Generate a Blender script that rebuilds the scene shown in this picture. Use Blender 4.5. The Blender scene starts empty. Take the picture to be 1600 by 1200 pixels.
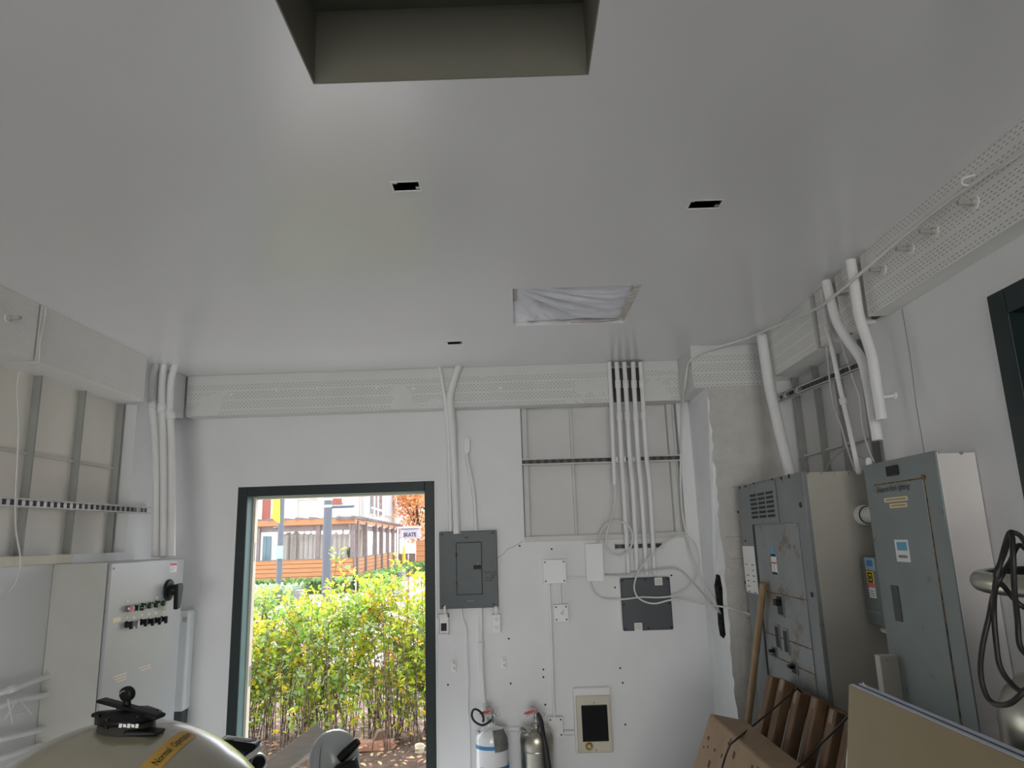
import bpy, bmesh, math, random
from mathutils import Vector, Matrix
from mathutils.geometry import tessellate_polygon
random.seed(11)
SC = bpy.context.scene
COL = SC.collection
PI = math.pi

# ------------------------------------------------------------------ camera
FPX = 1108.5
YAW, PITCH, ROLL = -0.00296, 0.2148, -0.0323
EYE = Vector((0, 0, 1.75))
_f = Vector((math.sin(YAW)*math.cos(PITCH), math.cos(YAW)*math.cos(PITCH), math.sin(PITCH)))
_r = Vector((math.cos(YAW), -math.sin(YAW), 0))
_u = _r.cross(_f)
RIGHT = _r*math.cos(ROLL) + _u*math.sin(ROLL)
UP = -_r*math.sin(ROLL) + _u*math.cos(ROLL)
FWD = _f
cam = bpy.data.objects.new('camera', bpy.data.cameras.new('camera'))
COL.objects.link(cam)
m = Matrix((RIGHT, UP, -FWD)).transposed().to_4x4(); m.translation = EYE
cam.matrix_world = m
cam.data.sensor_fit = 'HORIZONTAL'; cam.data.sensor_width = 36
cam.data.lens = 36*FPX/1600
cam.data.clip_start = 0.05; cam.data.clip_end = 400
SC.camera = cam

# ------------------------------------------------------------------ world, sun, exposure
w = bpy.data.worlds.new('overcast'); SC.world = w; w.use_nodes = True
w.node_tree.nodes['Background'].inputs[0].default_value = (0.88, 0.94, 1.0, 1)
w.node_tree.nodes['Background'].inputs[1].default_value = 1.0
def light(name, kind, energy, loc=(0, 0, 5), direction=(0, 0, -1), col=(1, 1, 1), **kw):
    l = bpy.data.lights.new(name, kind); l.energy = energy; l.color = col
    for k, v in kw.items(): setattr(l, k, v)
    o = bpy.data.objects.new(name, l); COL.objects.link(o); o.location = loc
    o.rotation_euler = Vector(direction).to_track_quat('-Z', 'Y').to_euler()
    return o
light('overcast_sun', 'SUN', 3.3, (0, 20, 20), (0.42, -1, -1.0), (0.97, 0.99, 1.0), angle=math.radians(50))
d = light('doorway_portal', 'AREA', 1, (-1.17, 4.77, 1.0), (0, -1, 0), shape='RECTANGLE', size=1.15, size_y=2.1)
d.data.cycles.is_portal = True
d = light('rear_portal', 'AREA', 1, (-.4, -8.02, 1.15), (0, 1, 0), shape='RECTANGLE', size=3.2, size_y=2.3)
d.data.cycles.is_portal = True
light('rear_fill', 'AREA', 34, (-.4, -8.1, 1.2), (0.0, 1, 0.0), (1.0, 0.97, 0.91), shape='RECTANGLE', size=3.1, size_y=2.2, spread=math.radians(140))  # added fill light standing in the rear opening to brighten the room
SC.view_settings.view_transform = 'Standard'
SC.view_settings.look = 'None'
SC.view_settings.exposure = 1.8
SC.view_settings.gamma = 1
SC.view_settings.use_curve_mapping = False
try:
    SC.cycles.max_bounces = 10; SC.cycles.diffuse_bounces = 7; SC.cycles.use_denoising = True
    SC.cycles.sample_clamp_indirect = 6
except Exception: pass

# ------------------------------------------------------------------ helpers
def at(u, v, ax, val):
    """point of the world seen in direction (u,v) of the photo on the plane axis=val"""
    d = RIGHT*((u-800)/FPX) - UP*((v-600)/FPX) + FWD
    t = (val - EYE[ax])/d[ax]
    return EYE + d*t
def bk(u, v, y=4.6): return at(u, v, 1, y)

class MB:
    def __init__(s): s.v = []; s.f = []; s.m = []; s.sm = []
    def add(s, vs, fs, mi=0, smooth=False):
        b = len(s.v); s.v += [Vector(p) for p in vs]
        for f in fs: s.f.append([b+i for i in f]); s.m.append(mi); s.sm.append(smooth)
        return s
    def box(s, x0, x1, y0, y1, z0, z1, mi=0):
        vs = [(x, y, z) for z in (z0, z1) for y in (y0, y1) for x in (x0, x1)]
        return s.add(vs, [(0, 2, 3, 1), (4, 5, 7, 6), (0, 1, 5, 4), (2, 6, 7, 3), (0, 4, 6, 2), (1, 3, 7, 5)], mi)
    def obox(s, c, ax, ay, az, mi=0):
        """box centred c with half vectors ax, ay, az"""
        c, ax, ay, az = map(Vector, (c, ax, ay, az))
        vs = [c+ax*i+ay*j+az*k for k in (-1, 1) for j in (-1, 1) for i in (-1, 1)]
        return s.add(vs, [(0, 2, 3, 1), (4, 5, 7, 6), (0, 1, 5, 4), (2, 6, 7, 3), (0, 4, 6, 2), (1, 3, 7, 5)], mi)
    def bar(s, a, b, wd, th, up=(0, 0, 1), mi=0):
        a, b = Vector(a), Vector(b); d = b-a; n = d.normalized()
        side = n.cross(Vector(up)).normalized(); up2 = side.cross(n)
        return s.obox((a+b)/2, d/2, side*wd/2, up2*th/2, mi)
    def tube(s, pts, r, n=10, mi=0, caps=True, closed=False, smooth=True):
        pts = [Vector(p) for p in pts]; L = len(pts)
        rs = r if isinstance(r, (list, tuple)) else [r]*L
        t0 = (pts[1]-pts[0]).normalized()
        nrm = t0.orthogonal().normalized(); vs = []
        for i, p in enumerate(pts):
            if closed: t = (pts[(i+1) % L]-pts[i-1]).normalized()
            else: t = (pts[min(i+1, L-1)]-pts[max(i-1, 0)]).normalized()
            nrm = (nrm - t*nrm.dot(t)).normalized(); bn = t.cross(nrm)
            vs += [p+(nrm*math.cos(2*PI*k/n)+bn*math.sin(2*PI*k/n))*rs[i] for k in range(n)]
        fs = []
        for i in range(L if closed else L-1):
            a, b = i*n, ((i+1) % L)*n
            fs += [(a+k, a+(k+1) % n, b+(k+1) % n, b+k) for k in range(n)]
        s.add(vs, fs, mi, smooth)
        if caps and not closed:
            s.add(vs[:n], [tuple(reversed(range(n)))], mi); s.add(vs[-n:], [tuple(range(n))], mi)
        return s
    def lathe(s, prof, c=(0, 0, 0), axis=(0, 0, 1), n=32, mi=0, smooth=True):
        """prof: list of (radius, height) along axis from c"""
        c = Vector(c); a = Vector(axis).normalized(); x = a.orthogonal().normalized()
        if abs(a.z) > .99: x = Vector((1, 0, 0))
        y = a.cross(x); vs = []; fs = []
        for r, h in prof:
            vs += [c+a*h+(x*math.cos(2*PI*k/n)+y*math.sin(2*PI*k/n))*max(r, 1e-5) for k in range(n)]
        for i in range(len(prof)-1):
            fs += [(i*n+k, i*n+(k+1) % n, (i+1)*n+(k+1) % n, (i+1)*n+k) for k in range(n)]
        s.add(vs, fs, mi, smooth)
        if prof[0][0] > 1e-4: s.add(vs[:n], [tuple(reversed(range(n)))], mi)
        if prof[-1][0] > 1e-4: s.add(vs[-n:], [tuple(range(n))], mi)
        return s
    def cyl(s, a, b, r, n=16, mi=0, r2=None):
        a, b = Vector(a), Vector(b)
        return s.lathe([(r, 0), (r2 or r, (b-a).length)], a, b-a, n, mi)
    def prism(s, poly, off, mi=0):
        """poly: 3D outline, extruded by off"""
        off = Vector(off); p = [Vector(q) for q in poly]; n = len(p)
        vs = p+[q+off for q in p]
        return s.add(vs, [tuple(reversed(range(n))), tuple(range(n, 2*n))] + [(i, (i+1) % n, n+(i+1) % n, n+i) for i in range(n)], mi)
    def build(s, name, mats, parent=None, bevel=0, seg=2, label=None, kind=None):
        if not isinstance(mats, (list, tuple)): mats = [mats]
        if parent is not None: o3 = world_loc(parent)
        else:
            lo = Vector([min(v[i] for v in s.v) for i in range(3)]); hi = Vector([max(v[i] for v in s.v) for i in range(3)])
            o3 = Vector(((lo.x+hi.x)/2, (lo.y+hi.y)/2, lo.z))
        me = bpy.data.meshes.new(name)
        me.from_pydata([tuple(v-o3) for v in s.v], [], s.f)
        for mm in mats: me.materials.append(mm)
        me.polygons.foreach_set('material_index', s.m); me.polygons.foreach_set('use_smooth', s.sm)
        bm = bmesh.new(); bm.from_mesh(me); bmesh.ops.recalc_face_normals(bm, faces=bm.faces) if len(s.f) < 4000 else None
        bm.to_mesh(me); bm.free(); me.update()
        o = bpy.data.objects.new(name, me); COL.objects.link(o)
        if parent is not None: o.parent = parent
        else: o.location = o3
        if bevel:
            b = o.modifiers.new('bevel', 'BEVEL'); b.width = bevel; b.segments = seg; b.limit_method = 'ANGLE'; b.angle_limit = math.radians(50)
        if label: o['label'] = label
        if kind: o['kind'] = kind
        return o
def world_loc(o):
    p = Vector((0, 0, 0))
    while o is not None: p += o.location; o = o.parent
    return p
def tag(o, label, cat, group=None, kind=None):
    o['label'] = label; o['category'] = cat
    if group: o['group'] = group
    if kind: o['kind'] = kind
    return o
def thing(name, label, cat, loc, group=None):
    o = bpy.data.objects.new(name, None); COL.objects.link(o); o.location = Vector(loc); o.empty_display_size = .05
    return tag(o, label, cat, group)
def struct(mb, name, mats, label=None, bevel=0):
    o = mb.build(name, mats, None, bevel); o['kind'] = 'structure'
    if label: o['label'] = label
    return o
def smooth(pts, k=6, closed=False):
    P = [Vector(p) for p in pts]; out = []; n = len(P)
    rng = range(n) if closed else range(n-1)
    for i in rng:
        if closed: a, b, c, d = P[i-1], P[i], P[(i+1) % n], P[(i+2) % n]
        else: a, b, c, d = P[max(i-1, 0)], P[i], P[i+1], P[min(i+2, n-1)]
        for j in range(k):
            t = j/k
            out.append(.5*((2*b)+(c-a)*t+(2*a-5*b+4*c-d)*t*t+(3*b-a-3*c+d)*t**3))
    if not closed: out.append(P[-1])
    return out
def text(s, org, xa, ya, size, mt, parent, name='lettering', shear=0, sx=1, th=.0006, align='LEFT', bold=0):
    cu = bpy.data.curves.new('t', 'FONT'); cu.body = s; cu.size = size; cu.shear = shear; cu.align_x = align
    cu.resolution_u = 3; cu.offset = bold*size
    t = bpy.data.objects.new('t', cu); COL.objects.link(t)
    bpy.context.view_layer.update()
    me = bpy.data.meshes.new_from_object(t.evaluated_get(bpy.context.evaluated_depsgraph_get()))
    bpy.data.objects.remove(t); bpy.data.curves.remove(cu)
    xa, ya = Vector(xa).normalized(), Vector(ya).normalized(); za = xa.cross(ya); org = Vector(org)
    mb = MB(); mb.add([org+xa*v.co.x*sx+ya*v.co.y+za*th for v in me.vertices], [tuple(p.vertices) for p in me.polygons])
    bpy.data.meshes.remove(me)
    return mb.build(name, mt, parent)

# ------------------------------------------------------------------ materials
def nmat(name):
    mt = bpy.data.materials.new(name); mt.use_nodes = True
    return mt, mt.node_tree, mt.node_tree.nodes['Principled BSDF']
def N(nt, kind, **kw):
    n = nt.nodes.new(kind)
    for k, v in kw.items(): setattr(n, k, v)
    return n
def coords(nt, world=False):
    if world: return N(nt, 'ShaderNodeNewGeometry').outputs['Position']
    return N(nt, 'ShaderNodeTexCoord').outputs['Object']
def noise(nt, vec, scale, detail=4, rough=.55):
    n = N(nt, 'ShaderNodeTexNoise'); n.inputs['Scale'].default_value = scale; n.inputs['Detail'].default_value = detail
    n.inputs['Roughness'].default_value = rough; nt.links.new(vec, n.inputs['Vector']); return n.outputs['Fac']
def ramp(nt, fac, stops):
    r = N(nt, 'ShaderNodeValToRGB'); el = r.color_ramp.elements
    el[0].position, el[0].color = stops[0][0], (*stops[0][1], 1); el[1].position, el[1].color = stops[-1][0], (*stops[-1][1], 1)
    for p, c in stops[1:-1]: e = el.new(p); e.color = (*c, 1)
    nt.links.new(fac, r.inputs[0]); return r.outputs[0]
def bump(nt, bsdf, fac, strength, dist=.01):
    b = N(nt, 'ShaderNodeBump'); b.inputs['Strength'].default_value = strength; b.inputs['Distance'].default_value = dist
    nt.links.new(fac, b.inputs['Height']); nt.links.new(b.outputs[0], bsdf.inputs['Normal'])
def mat(name, col, rough=.5, metal=0, var=.05, ns=6, bp=0, bs=60, spots=None, spot_amt=.7, spot_scale=22, world=False, spec=.5, aniso=None, coat=0):
    mt, nt, b = nmat(name)
    v = coords(nt, world)
    if aniso:
        mp = N(nt, 'ShaderNodeMapping'); mp.inputs['Scale'].default_value = aniso; nt.links.new(v, mp.inputs[0]); v2 = mp.outputs[0]
    else: v2 = v
    f = noise(nt, v2, ns)
    c = ramp(nt, f, [(.25, tuple(max(0, k*(1-var)) for k in col)), (.75, tuple(min(1, k*(1+var)) for k in col))])
    if spots:
        f2 = noise(nt, v, spot_scale, 6, .7)
        msk = ramp(nt, f2, [(spot_amt, (0, 0, 0)), (min(1, spot_amt+.06), (1, 1, 1))])
        mx = N(nt, 'ShaderNodeMix'); mx.data_type = 'RGBA'; nt.links.new(msk, mx.inputs[0]); nt.links.new(c, mx.inputs[6]); mx.inputs[7].default_value = (*spots, 1)
        c = mx.outputs[2]
    nt.links.new(c, b.inputs['Base Color'])
    b.inputs['Roughness'].default_value = rough; b.inputs['Metallic'].default_value = metal
    b.inputs['Specular IOR Level'].default_value = spec
    b.inputs['Coat Weight'].default_value = coat; b.inputs['Coat Roughness'].default_value = .18
    if bp: bump(nt, b, noise(nt, v2, bs, 5, .6), bp)
    return mt
def beam_mat(name, axis, col, dark=.45, relief=.5):
    """painted timber with rows of short incised slots; axis = direction of the beam"""
    mt, nt, b = nmat(name)
    sp = N(nt, 'ShaderNodeSeparateXYZ'); nt.links.new(coords(nt, True), sp.inputs[0])
    def M(op, a, bb=None):
        n = N(nt, 'ShaderNodeMath', operation=op)
        for i, q in enumerate((a, bb)):
            if q is None: continue
            if isinstance(q, (int, float)): n.inputs[i].default_value = q
            else: nt.links.new(q, n.inputs[i])
        return n.outputs[0]
    u, z = sp.outputs[axis], sp.outputs[2]
    row = M('DIVIDE', z, .0125); ri = M('FLOOR', row); rf = M('FRACT', row)
    jit = M('MULTIPLY', M('FRACT', M('MULTIPLY', ri, .5)), .9)
    uu = M('FRACT', M('ADD', M('DIVIDE', u, .024), jit))
    slot = M('MULTIPLY', M('MULTIPLY', M('LESS_THAN', uu, .5), M('GREATER_THAN', rf, .36)), M('LESS_THAN', rf, .62))
    band = M('GREATER_THAN', M('FRACT', M('DIVIDE', M('ADD', z, .013), .0625)), .22)     # plain strip after every four rows
    wear = noise(nt, coords(nt, True), 3.0, 3)
    slot = M('MULTIPLY', M('MULTIPLY', slot, band), M('GREATER_THAN', wear, .42))
    sn = N(nt, 'ShaderNodeSeparateXYZ'); nt.links.new(N(nt, 'ShaderNodeNewGeometry').outputs['True Normal'], sn.inputs[0])
    slot = M('MULTIPLY', slot, M('GREATER_THAN', M('ABSOLUTE', sn.outputs[1-axis]), .6))       # only the long faces are incised
    if axis == 0: slot = M('MULTIPLY', slot, M('LESS_THAN', z, 2.79))
    mx = N(nt, 'ShaderNodeMix'); mx.data_type = 'RGBA'
    nt.links.new(slot, mx.inputs[0])
    c = ramp(nt, noise(nt, coords(nt, True), 5), [(.3, tuple(k*.95 for k in col)), (.7, col)])
    nt.links.new(c, mx.inputs[6]); mx.inputs[7].default_value = (*[k*dark for k in col], 1)
    nt.links.new(mx.outputs[2], b.inputs['Base Color'])
    b.inputs['Roughness'].default_value = .55
    bump(nt, b, M('SUBTRACT', 1.0, slot), relief, .004)
    return mt
def leaf_mat(name, col):
    mt, nt, b = nmat(name)
    info = N(nt, 'ShaderNodeNewGeometry')
    c = ramp(nt, info.outputs['Random Per Island'], [(0, tuple(k*.65 for k in col)), (.6, col), (1, tuple(min(1, k*1.3) for k in col))])
    nt.links.new(c, b.inputs['Base Color']); b.inputs['Roughness'].default_value = .5
    tr = N(nt, 'ShaderNodeBsdfTranslucent'); nt.links.new(c, tr.inputs[0])
    mx = N(nt, 'ShaderNodeMixShader'); mx.inputs[0].default_value = .45
    nt.links.new(b.outputs[0], mx.inputs[1]); nt.links.new(tr.outputs[0], mx.inputs[2])
    nt.links.new(mx.outputs[0], nt.nodes['Material Output'].inputs[0])
    return mt

WALL = mat('white_wall_paint', (.77, .775, .785), .5, var=.05, ns=1.5, bp=.12, bs=30, world=True)
CEIL = mat('ceiling_paint', (.79, .785, .80), .24, spec=.75, var=.03, ns=1.0, bp=.03, bs=14, world=True)
STUC = mat('rough_plaster_paint', (.60, .59, .55), .7, var=.1, ns=9, bp=.9, bs=38, world=True)
BOARD = mat('painted_sheathing', (.68, .67, .665), .5, var=.06, ns=2.5, bp=.1, bs=18, world=True)
STUDM = mat('painted_timber', (.62, .62, .60), .5, var=.08, ns=6, world=True)
FIN = mat('grey_stud_paint', (.33, .34, .32), .5, var=.1, ns=6)
BEAMX = beam_mat('incised_beam_paint_along_x', 0, (.70, .71, .69))
BEAMY = beam_mat('incised_beam_paint_along_y', 1, (.78, .775, .74))
PIPE = mat('white_conduit_paint', (.80, .80, .80), .38, var=.03)
CABLEW = mat('white_cable', (.72, .71, .69), .5, var=.03)
CABLEG = mat('grey_cable', (.42, .41, .39), .5, var=.03)
GREEN = mat('dark_green_door_paint', (.005, .017, .018), .5, var=.15, ns=9)
TEAL = mat('teal_jamb_paint', (.075, .145, .145), .5, var=.12, ns=7)
CREAM = mat('cream_paint', (.66, .60, .48), .5, var=.06)
CONC = mat('concrete', (.46, .44, .42), .85, var=.12, ns=5, bp=.2, bs=60)
GREY = mat('grey_panel_enamel', (.046, .062, .067), .42, var=.1, ns=7, spots=(.03, .035, .035), spot_amt=.635, spot_scale=26)
GREYD = mat('dark_slot', (.012, .013, .014), .6, var=.2)
SWG = mat('switchboard_enamel', (.20, .215, .22), .42, var=.14, ns=5, spots=(.10, .095, .09), spot_amt=.615, spot_scale=19)
SWR = mat('switchboard_scuffed_enamel', (.235, .25, .25), .45, var=.14, ns=6, spots=(.17, .135, .085), spot_amt=.575, spot_scale=8)
SWSIDE = mat('switchboard_beige_side', (.40, .38, .33), .45, var=.04)
PNL = mat('panelboard_enamel', (.20, .235, .232), .38, var=.12, ns=5, spots=(.11, .115, .10), spot_amt=.635, spot_scale=11)
PNLSIDE = mat('panelboard_bare_side', (.72, .69, .67), .35, var=.05)
RUST = mat('rust', (.20, .11, .04), .8, var=.5, ns=30, spots=(.03, .025, .02), spot_amt=.52, spot_scale=40)
BOXK = mat('charcoal_plastic', (.05, .059, .07), .45, var=.08, ns=7)
BLACK = mat('black_plastic', (.006, .006, .0065), .5, var=.2, spec=.3)
BLACKR = mat('black_rubber', (.014, .013, .013), .5, var=.2)
STEEL = mat('stainless_steel', (.40, .385, .33), .30, 1, var=.08, ns=4, aniso=(1, 1, 12))
ZINC = mat('galvanised_steel', (.42, .42, .42), .4, .8, var=.1)
WHITEP = mat('white_plastic', (.78, .78, .76), .35, var=.02)
WHITEE = mat('white_enamel', (.80, .82, .84), .2, coat=.5, var=.02)
BLUE = mat('blue_label', (.03, .22, .48), .45, var=.06)
BLUEL = mat('light_blue_label', (.10, .34, .52), .5, var=.06)
REDP = mat('red_plastic', (.48, .03, .02), .4, var=.1)
REDPALE = mat('pale_red_lens', (.70, .28, .27), .3, var=.1)
YEL = mat('yellow_label', (.75, .52, .03), .5, var=.05)
GREENL = mat('green_lens', (.003, .03, .012), .2, var=.1)
GREENR = mat('pale_green_ring', (.30, .48, .28), .4, var=.1)
PAPER = mat('paper_label', (.78, .77, .74), .7, var=.02)
TAGM = mat('cream_tag', (.72, .64, .44), .6, var=.05)
FADED = mat('faded_tan_lettering', (.62, .50, .34), .6, var=.1)
INK = mat('black_ink', (.012, .012, .014), .7, var=.1)
GREYINK = mat('grey_print', (.25, .25, .26), .7, var=.1)
TANK = mat('sand_fibreglass', (.33, .30, .21), .22, spec=.9, coat=.9, var=.12, ns=5, spots=(.20, .17, .13), spot_amt=.70, spot_scale=15)
STICK = mat('amber_sticker', (.60, .36, .06), .5, var=.06)
DOME = mat('grey_white_shell', (.50, .53, .54), .2, coat=.7, var=.05)
FOAM = mat('tan_foam', (.31, .215, .13), .85, var=.14, ns=7, bp=.35, bs=70, spots=(.05, .035, .025), spot_amt=.66, spot_scale=34)
WOODOLD = mat('weathered_wood', (.17, .10, .052), .75, var=.6, ns=7, bp=.4, bs=30, aniso=(1, 5, .5))
WOODEND = mat('pale_split_wood', (.30, .22, .15), .8, var=.3, ns=20)
POLE = mat('wooden_pole', (.33, .22, .12), .5, var=.25, ns=9, aniso=(3, 3, .4))
HARD = mat('tan_hardboard', (.29, .22, .115), .6, var=.08, ns=3)
EDGE = mat('blue_white_edge', (.62, .66, .76), .5, var=.06)
EDGED = mat('blue_grey_core', (.085, .11, .17), .6, var=.1)
PLASTIC = mat('plastic_sheeting', (.80, .81, .87), .25, var=.12, ns=5)
TAPE = mat('masking_tape', (.58, .52, .46), .6, var=.15, ns=20)
DARKWOOD = mat('dark_hatch_lid', (.10, .10, .08), .7, var=.15, ns=6)  # lid darkened too, for the shade up in the hatch
HATCH = mat('shaded_hatch_board', (.17, .165, .13), .6, var=.06, ns=4)  # recess shade put into the colour of the hatch boards
HEATER = mat('beige_heater_enamel', (.60, .55, .44), .4, var=.04)
BRASS = mat('brass_knob', (.45, .30, .09), .4, .3, var=.1)
STONE = mat('broken_masonry', (.035, .035, .037), .95, var=.8, ns=40, bp=1, bs=60, spots=(.16, .16, .16), spot_amt=.62, spot_scale=30)

# ------------------------------------------------------------------ the room
D = 4.6; ZC = 2.85
def panel_grid(mb, us, vs, holes, fn, t):
    """flat slab with rectangular holes; fn(u, v, depth) -> point"""
    us = sorted(set(us+[h[0] for h in holes]+[h[1] for h in holes])); vs = sorted(set(vs+[h[2] for h in holes]+[h[3] for h in holes]))
    def solid(i, j):
        if not (0 <= i < len(us)-1 and 0 <= j < len(vs)-1): return False
        c = ((us[i]+us[i+1])/2, (vs[j]+vs[j+1])/2)
        return not any(h[0] < c[0] < h[1] and h[2] < c[1] < h[3] for h in holes)
    for i in range(len(us)-1):
        for j in range(len(vs)-1):
            if not solid(i, j): continue
            a, b, c, d = us[i], us[i+1], vs[j], vs[j+1]
            mb.add([fn(a, c, 0), fn(b, c, 0), fn(b, d, 0), fn(a, d, 0)], [(0, 1, 2, 3)])
            mb.add([fn(a, c, t), fn(b, c, t), fn(b, d, t), fn(a, d, t)], [(3, 2, 1, 0)])
            for ok, p, q in ((solid(i-1, j), (a, c), (a, d)), (solid(i+1, j), (b, c), (b, d)), (solid(i, j-1), (a, c), (b, c)), (solid(i, j+1), (a, d), (b, d))):
                if not ok: mb.add([fn(*p, 0), fn(*q, 0), fn(*q, t), fn(*p, t)], [(0, 1, 2, 3)])
    return mb
YR = -8.0
# floor
struct(MB().box(-2.45, 1.75, YR-.15, D+.15, -.12, 0), 'floor', mat('dirty_concrete_floor', (.42, .42, .42), .8, var=.15, ns=4, bp=.2, bs=50))
# ceiling: hatch recess, film-covered opening, three fixture holes
HAT = (-.466, .207, .86, 1.533); FILM = (.008, .590, 3.035, 3.607)
FIX = [(-.362, -.279, 2.030, 2.088), (.622, .728, 2.226, 2.286), (-.370, -.287, 3.866, 3.930)]
ce = struct(panel_grid(MB(), [-2.45, 1.75], [YR-.15, D+.15], [HAT, FILM]+FIX, lambda x, y, t: (x, y, ZC+t), .1), 'ceiling', CEIL)
mb = MB(); x0, x1, y0, y1 = HAT
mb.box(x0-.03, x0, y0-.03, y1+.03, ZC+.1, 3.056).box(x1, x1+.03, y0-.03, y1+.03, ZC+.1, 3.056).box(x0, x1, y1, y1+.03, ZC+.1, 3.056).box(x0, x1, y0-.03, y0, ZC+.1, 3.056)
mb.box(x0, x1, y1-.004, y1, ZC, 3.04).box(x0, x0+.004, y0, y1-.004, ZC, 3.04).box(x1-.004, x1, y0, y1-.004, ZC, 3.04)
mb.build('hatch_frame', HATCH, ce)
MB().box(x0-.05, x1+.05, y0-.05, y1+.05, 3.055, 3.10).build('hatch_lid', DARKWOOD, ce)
x0, x1, y0, y1 = FILM
MB().box(x0-.02, x1+.02, y0-.02, y1+.02, 3.0, 3.05).box(x0-.02, x0, y0, y1, 2.95, 3.0).box(x1, x1+.02, y0, y1, 2.95, 3.0).box(x0, x1, y1, y1+.02, 2.95, 3.0).box(x0, x1, y0-.02, y0, 2.95, 3.0).build('opening_box', DARKWOOD, ce)
# back wall: door hole and recessed stud bay
DX0, DX1, DZ = -1.80, -.535, 2.13
BAY = (.035, 1.06, 1.755, 2.60)
mb = panel_grid(MB(), [-2.45, 1.75], [-.12, ZC+.05], [(DX0, DX1, -.12, DZ), BAY], lambda x, z, t: (x, D+t, z), .15)
wb = struct(mb, 'wall_back', WALL)
MB().box(BAY[0]-.05, BAY[1]+.05, D+.075, D+.10, BAY[2]-.02, BAY[3]+.02).build('sheathing', BOARD, wb)
for x, wd, dp in ((.058, .034, .02), (.368, .018, .045), (.70, .03, .045), (1.015, .034, .02), (1.045, .02, .04)):
    MB().box(x-wd/2, x+wd/2, D+dp, D+.08, BAY[2], BAY[3]).build('stud', STUDM, wb, .003)
MB().box(BAY[0], BAY[1], D-.012, D+.08, BAY[2]-.028, BAY[2]+.006).build('sill_board', STUDM, wb, .004)
cr = [bk(u, v, D-.0005) for u, v in ((778, 872), (786, 866), (793, 858), (803, 854), (811, 850), (816, 845))]
MB().tube(cr, .0016, 4).build('crack', GREYINK, wb)
for u, v in ((849, 1046), (849, 1058), (852, 1101), (969, 1044), (973, 1067), (977, 1132), (795, 998), (862, 858), (1049, 899), (961, 918), (812, 853), (700, 1070), (798, 1068)):
    p = bk(u, v); MB().cyl(p+Vector((0, -.001, 0)), p+Vector((0, .004, 0)), .006, 8).build('screw_hole', GREYD, wb)
# left wall with recessed stud bays
XL, XR = -2.24, 1.525
LB = (1.2, 4.12, 1.745, 2.60)
wl = struct(panel_grid(MB(), [YR, D+.0], [-.12, ZC+.05], [LB], lambda y, z, t: (XL-t, y, z), .21), 'wall_left', WALL)
MB().box(XL-.12, XL-.10, LB[0]-.05, LB[1]+.05, LB[2]-.02, LB[3]+.02).build('sheathing', mat('lit_cream_sheathing', (.84, .81, .74), .45, var=.05, ns=2.5, bp=.1, bs=18, world=True), wl)  # light on the left bays put into a brighter cream than BOARD
for y in (1.60, 1.95, 2.30, 2.65, 3.0, 3.355, 3.715, 4.09):
    MB().box(XL-.10, XL-.062, y-.006, y+.006, LB[2], LB[3]).build('stud', FIN, wl)
MB().box(XL-.10, XL-.084, LB[0], LB[1], 2.214, 2.226).build('blocking', STUDM, wl)
MB().box(XL-.10, XL+.015, LB[0], 3.62, 1.70, 1.745).build('sill_board', CREAM, wl, .004)
# right wall: stud bay, door hole
RB = (2.95, 4.05, 1.75, 2.60); RD = (.95, 2.165, -.12, 2.455)
wr = struct(panel_grid(MB(), [YR, D+.0], [-.12, ZC+.05], [RB, RD], lambda y, z, t: (XR+t, y, z), .21), 'wall_right', WALL)
MB().box(XR+.10, XR+.12, RB[0]-.05, RB[1]+.05, RB[2]-.02, RB[3]+.02).build('sheathing', BOARD, wr)
for y in (3.18, 3.45, 3.70, 3.98):
    MB().box(XR+.065, XR+.10, y-.007, y+.007, RB[2], RB[3]).build('stud', FIN, wr)
MB().box(XR+.08, XR+.10, RB[0], RB[1], 2.145, 2.157).build('blocking', STUDM, wr)
# rear wall behind the camera; wide opening added to let in light
wq = struct(panel_grid(MB(), [-2.45, 1.75], [-.12, ZC+.05], [(-2.0, 1.2, -.12, 2.3)], lambda x, z, t: (x, YR-t, z), .15), 'wall_rear', WALL)
# masonry pier in the back right corner
PX, PY = 1.14, 4.125
mb = MB()
nz = 60
rag = [random.uniform(-.008, .008) for _ in range(nz+1)]
zs = [2.59*i/nz for i in range(nz+1)]
mb.add([(PX+rag[i]+.004, PY, z) for i, z in enumerate(zs)]+[(XR, PY, z) for z in zs], [(i, nz+1+i, nz+2+i, i+1) for i in range(nz)], 1)
hol = [at(u, v, 0, PX) for u, v in ((1119, 897), (1125, 899), (1129, 920), (1130, 950), (1132, 975), (1134, 992), (1131, 998), (1125, 993), (1122, 975), (1121, 955), (1119, 938), (1116, 915))]
hol = [(p.y, p.z) for p in hol]
outer = [(PY, zs[i]) for i in range(nz+1)]+[(D, 2.59), (D, 0)]
loops = [[Vector((a, b, 0)) for a, b in outer], [Vector((a, b, 0)) for a, b in hol]]
flat = [p for lp in loops for p in lp]
vv = [(PX+(rag[i]+.004 if i <= nz else 0), p.x, p.y) for i, p in enumerate(flat)]
mb.add(vv, [tuple(t) for t in tessellate_polygon(loops)])
pier = struct(mb, 'trim_1', [mat('lit_side_block_paint', (.86, .87, .88), .5, var=.05, ns=5, bp=.3, bs=40, world=True), STUC], 'white painted masonry pier in the back right corner, broken hole in its side')  # left face in a brighter white that stands for doorway light
mb = MB(); nh = len(hol)
mb.add([(PX, a, b) for a, b in hol]+[(PX+.06, a, b) for a, b in hol], [(i, (i+1) % nh, nh+(i+1) % nh, nh+i) for i in range(nh)]+[tuple(range(nh, 2*nh))])
mb.build('broken_hole', STONE, pier)
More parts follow.
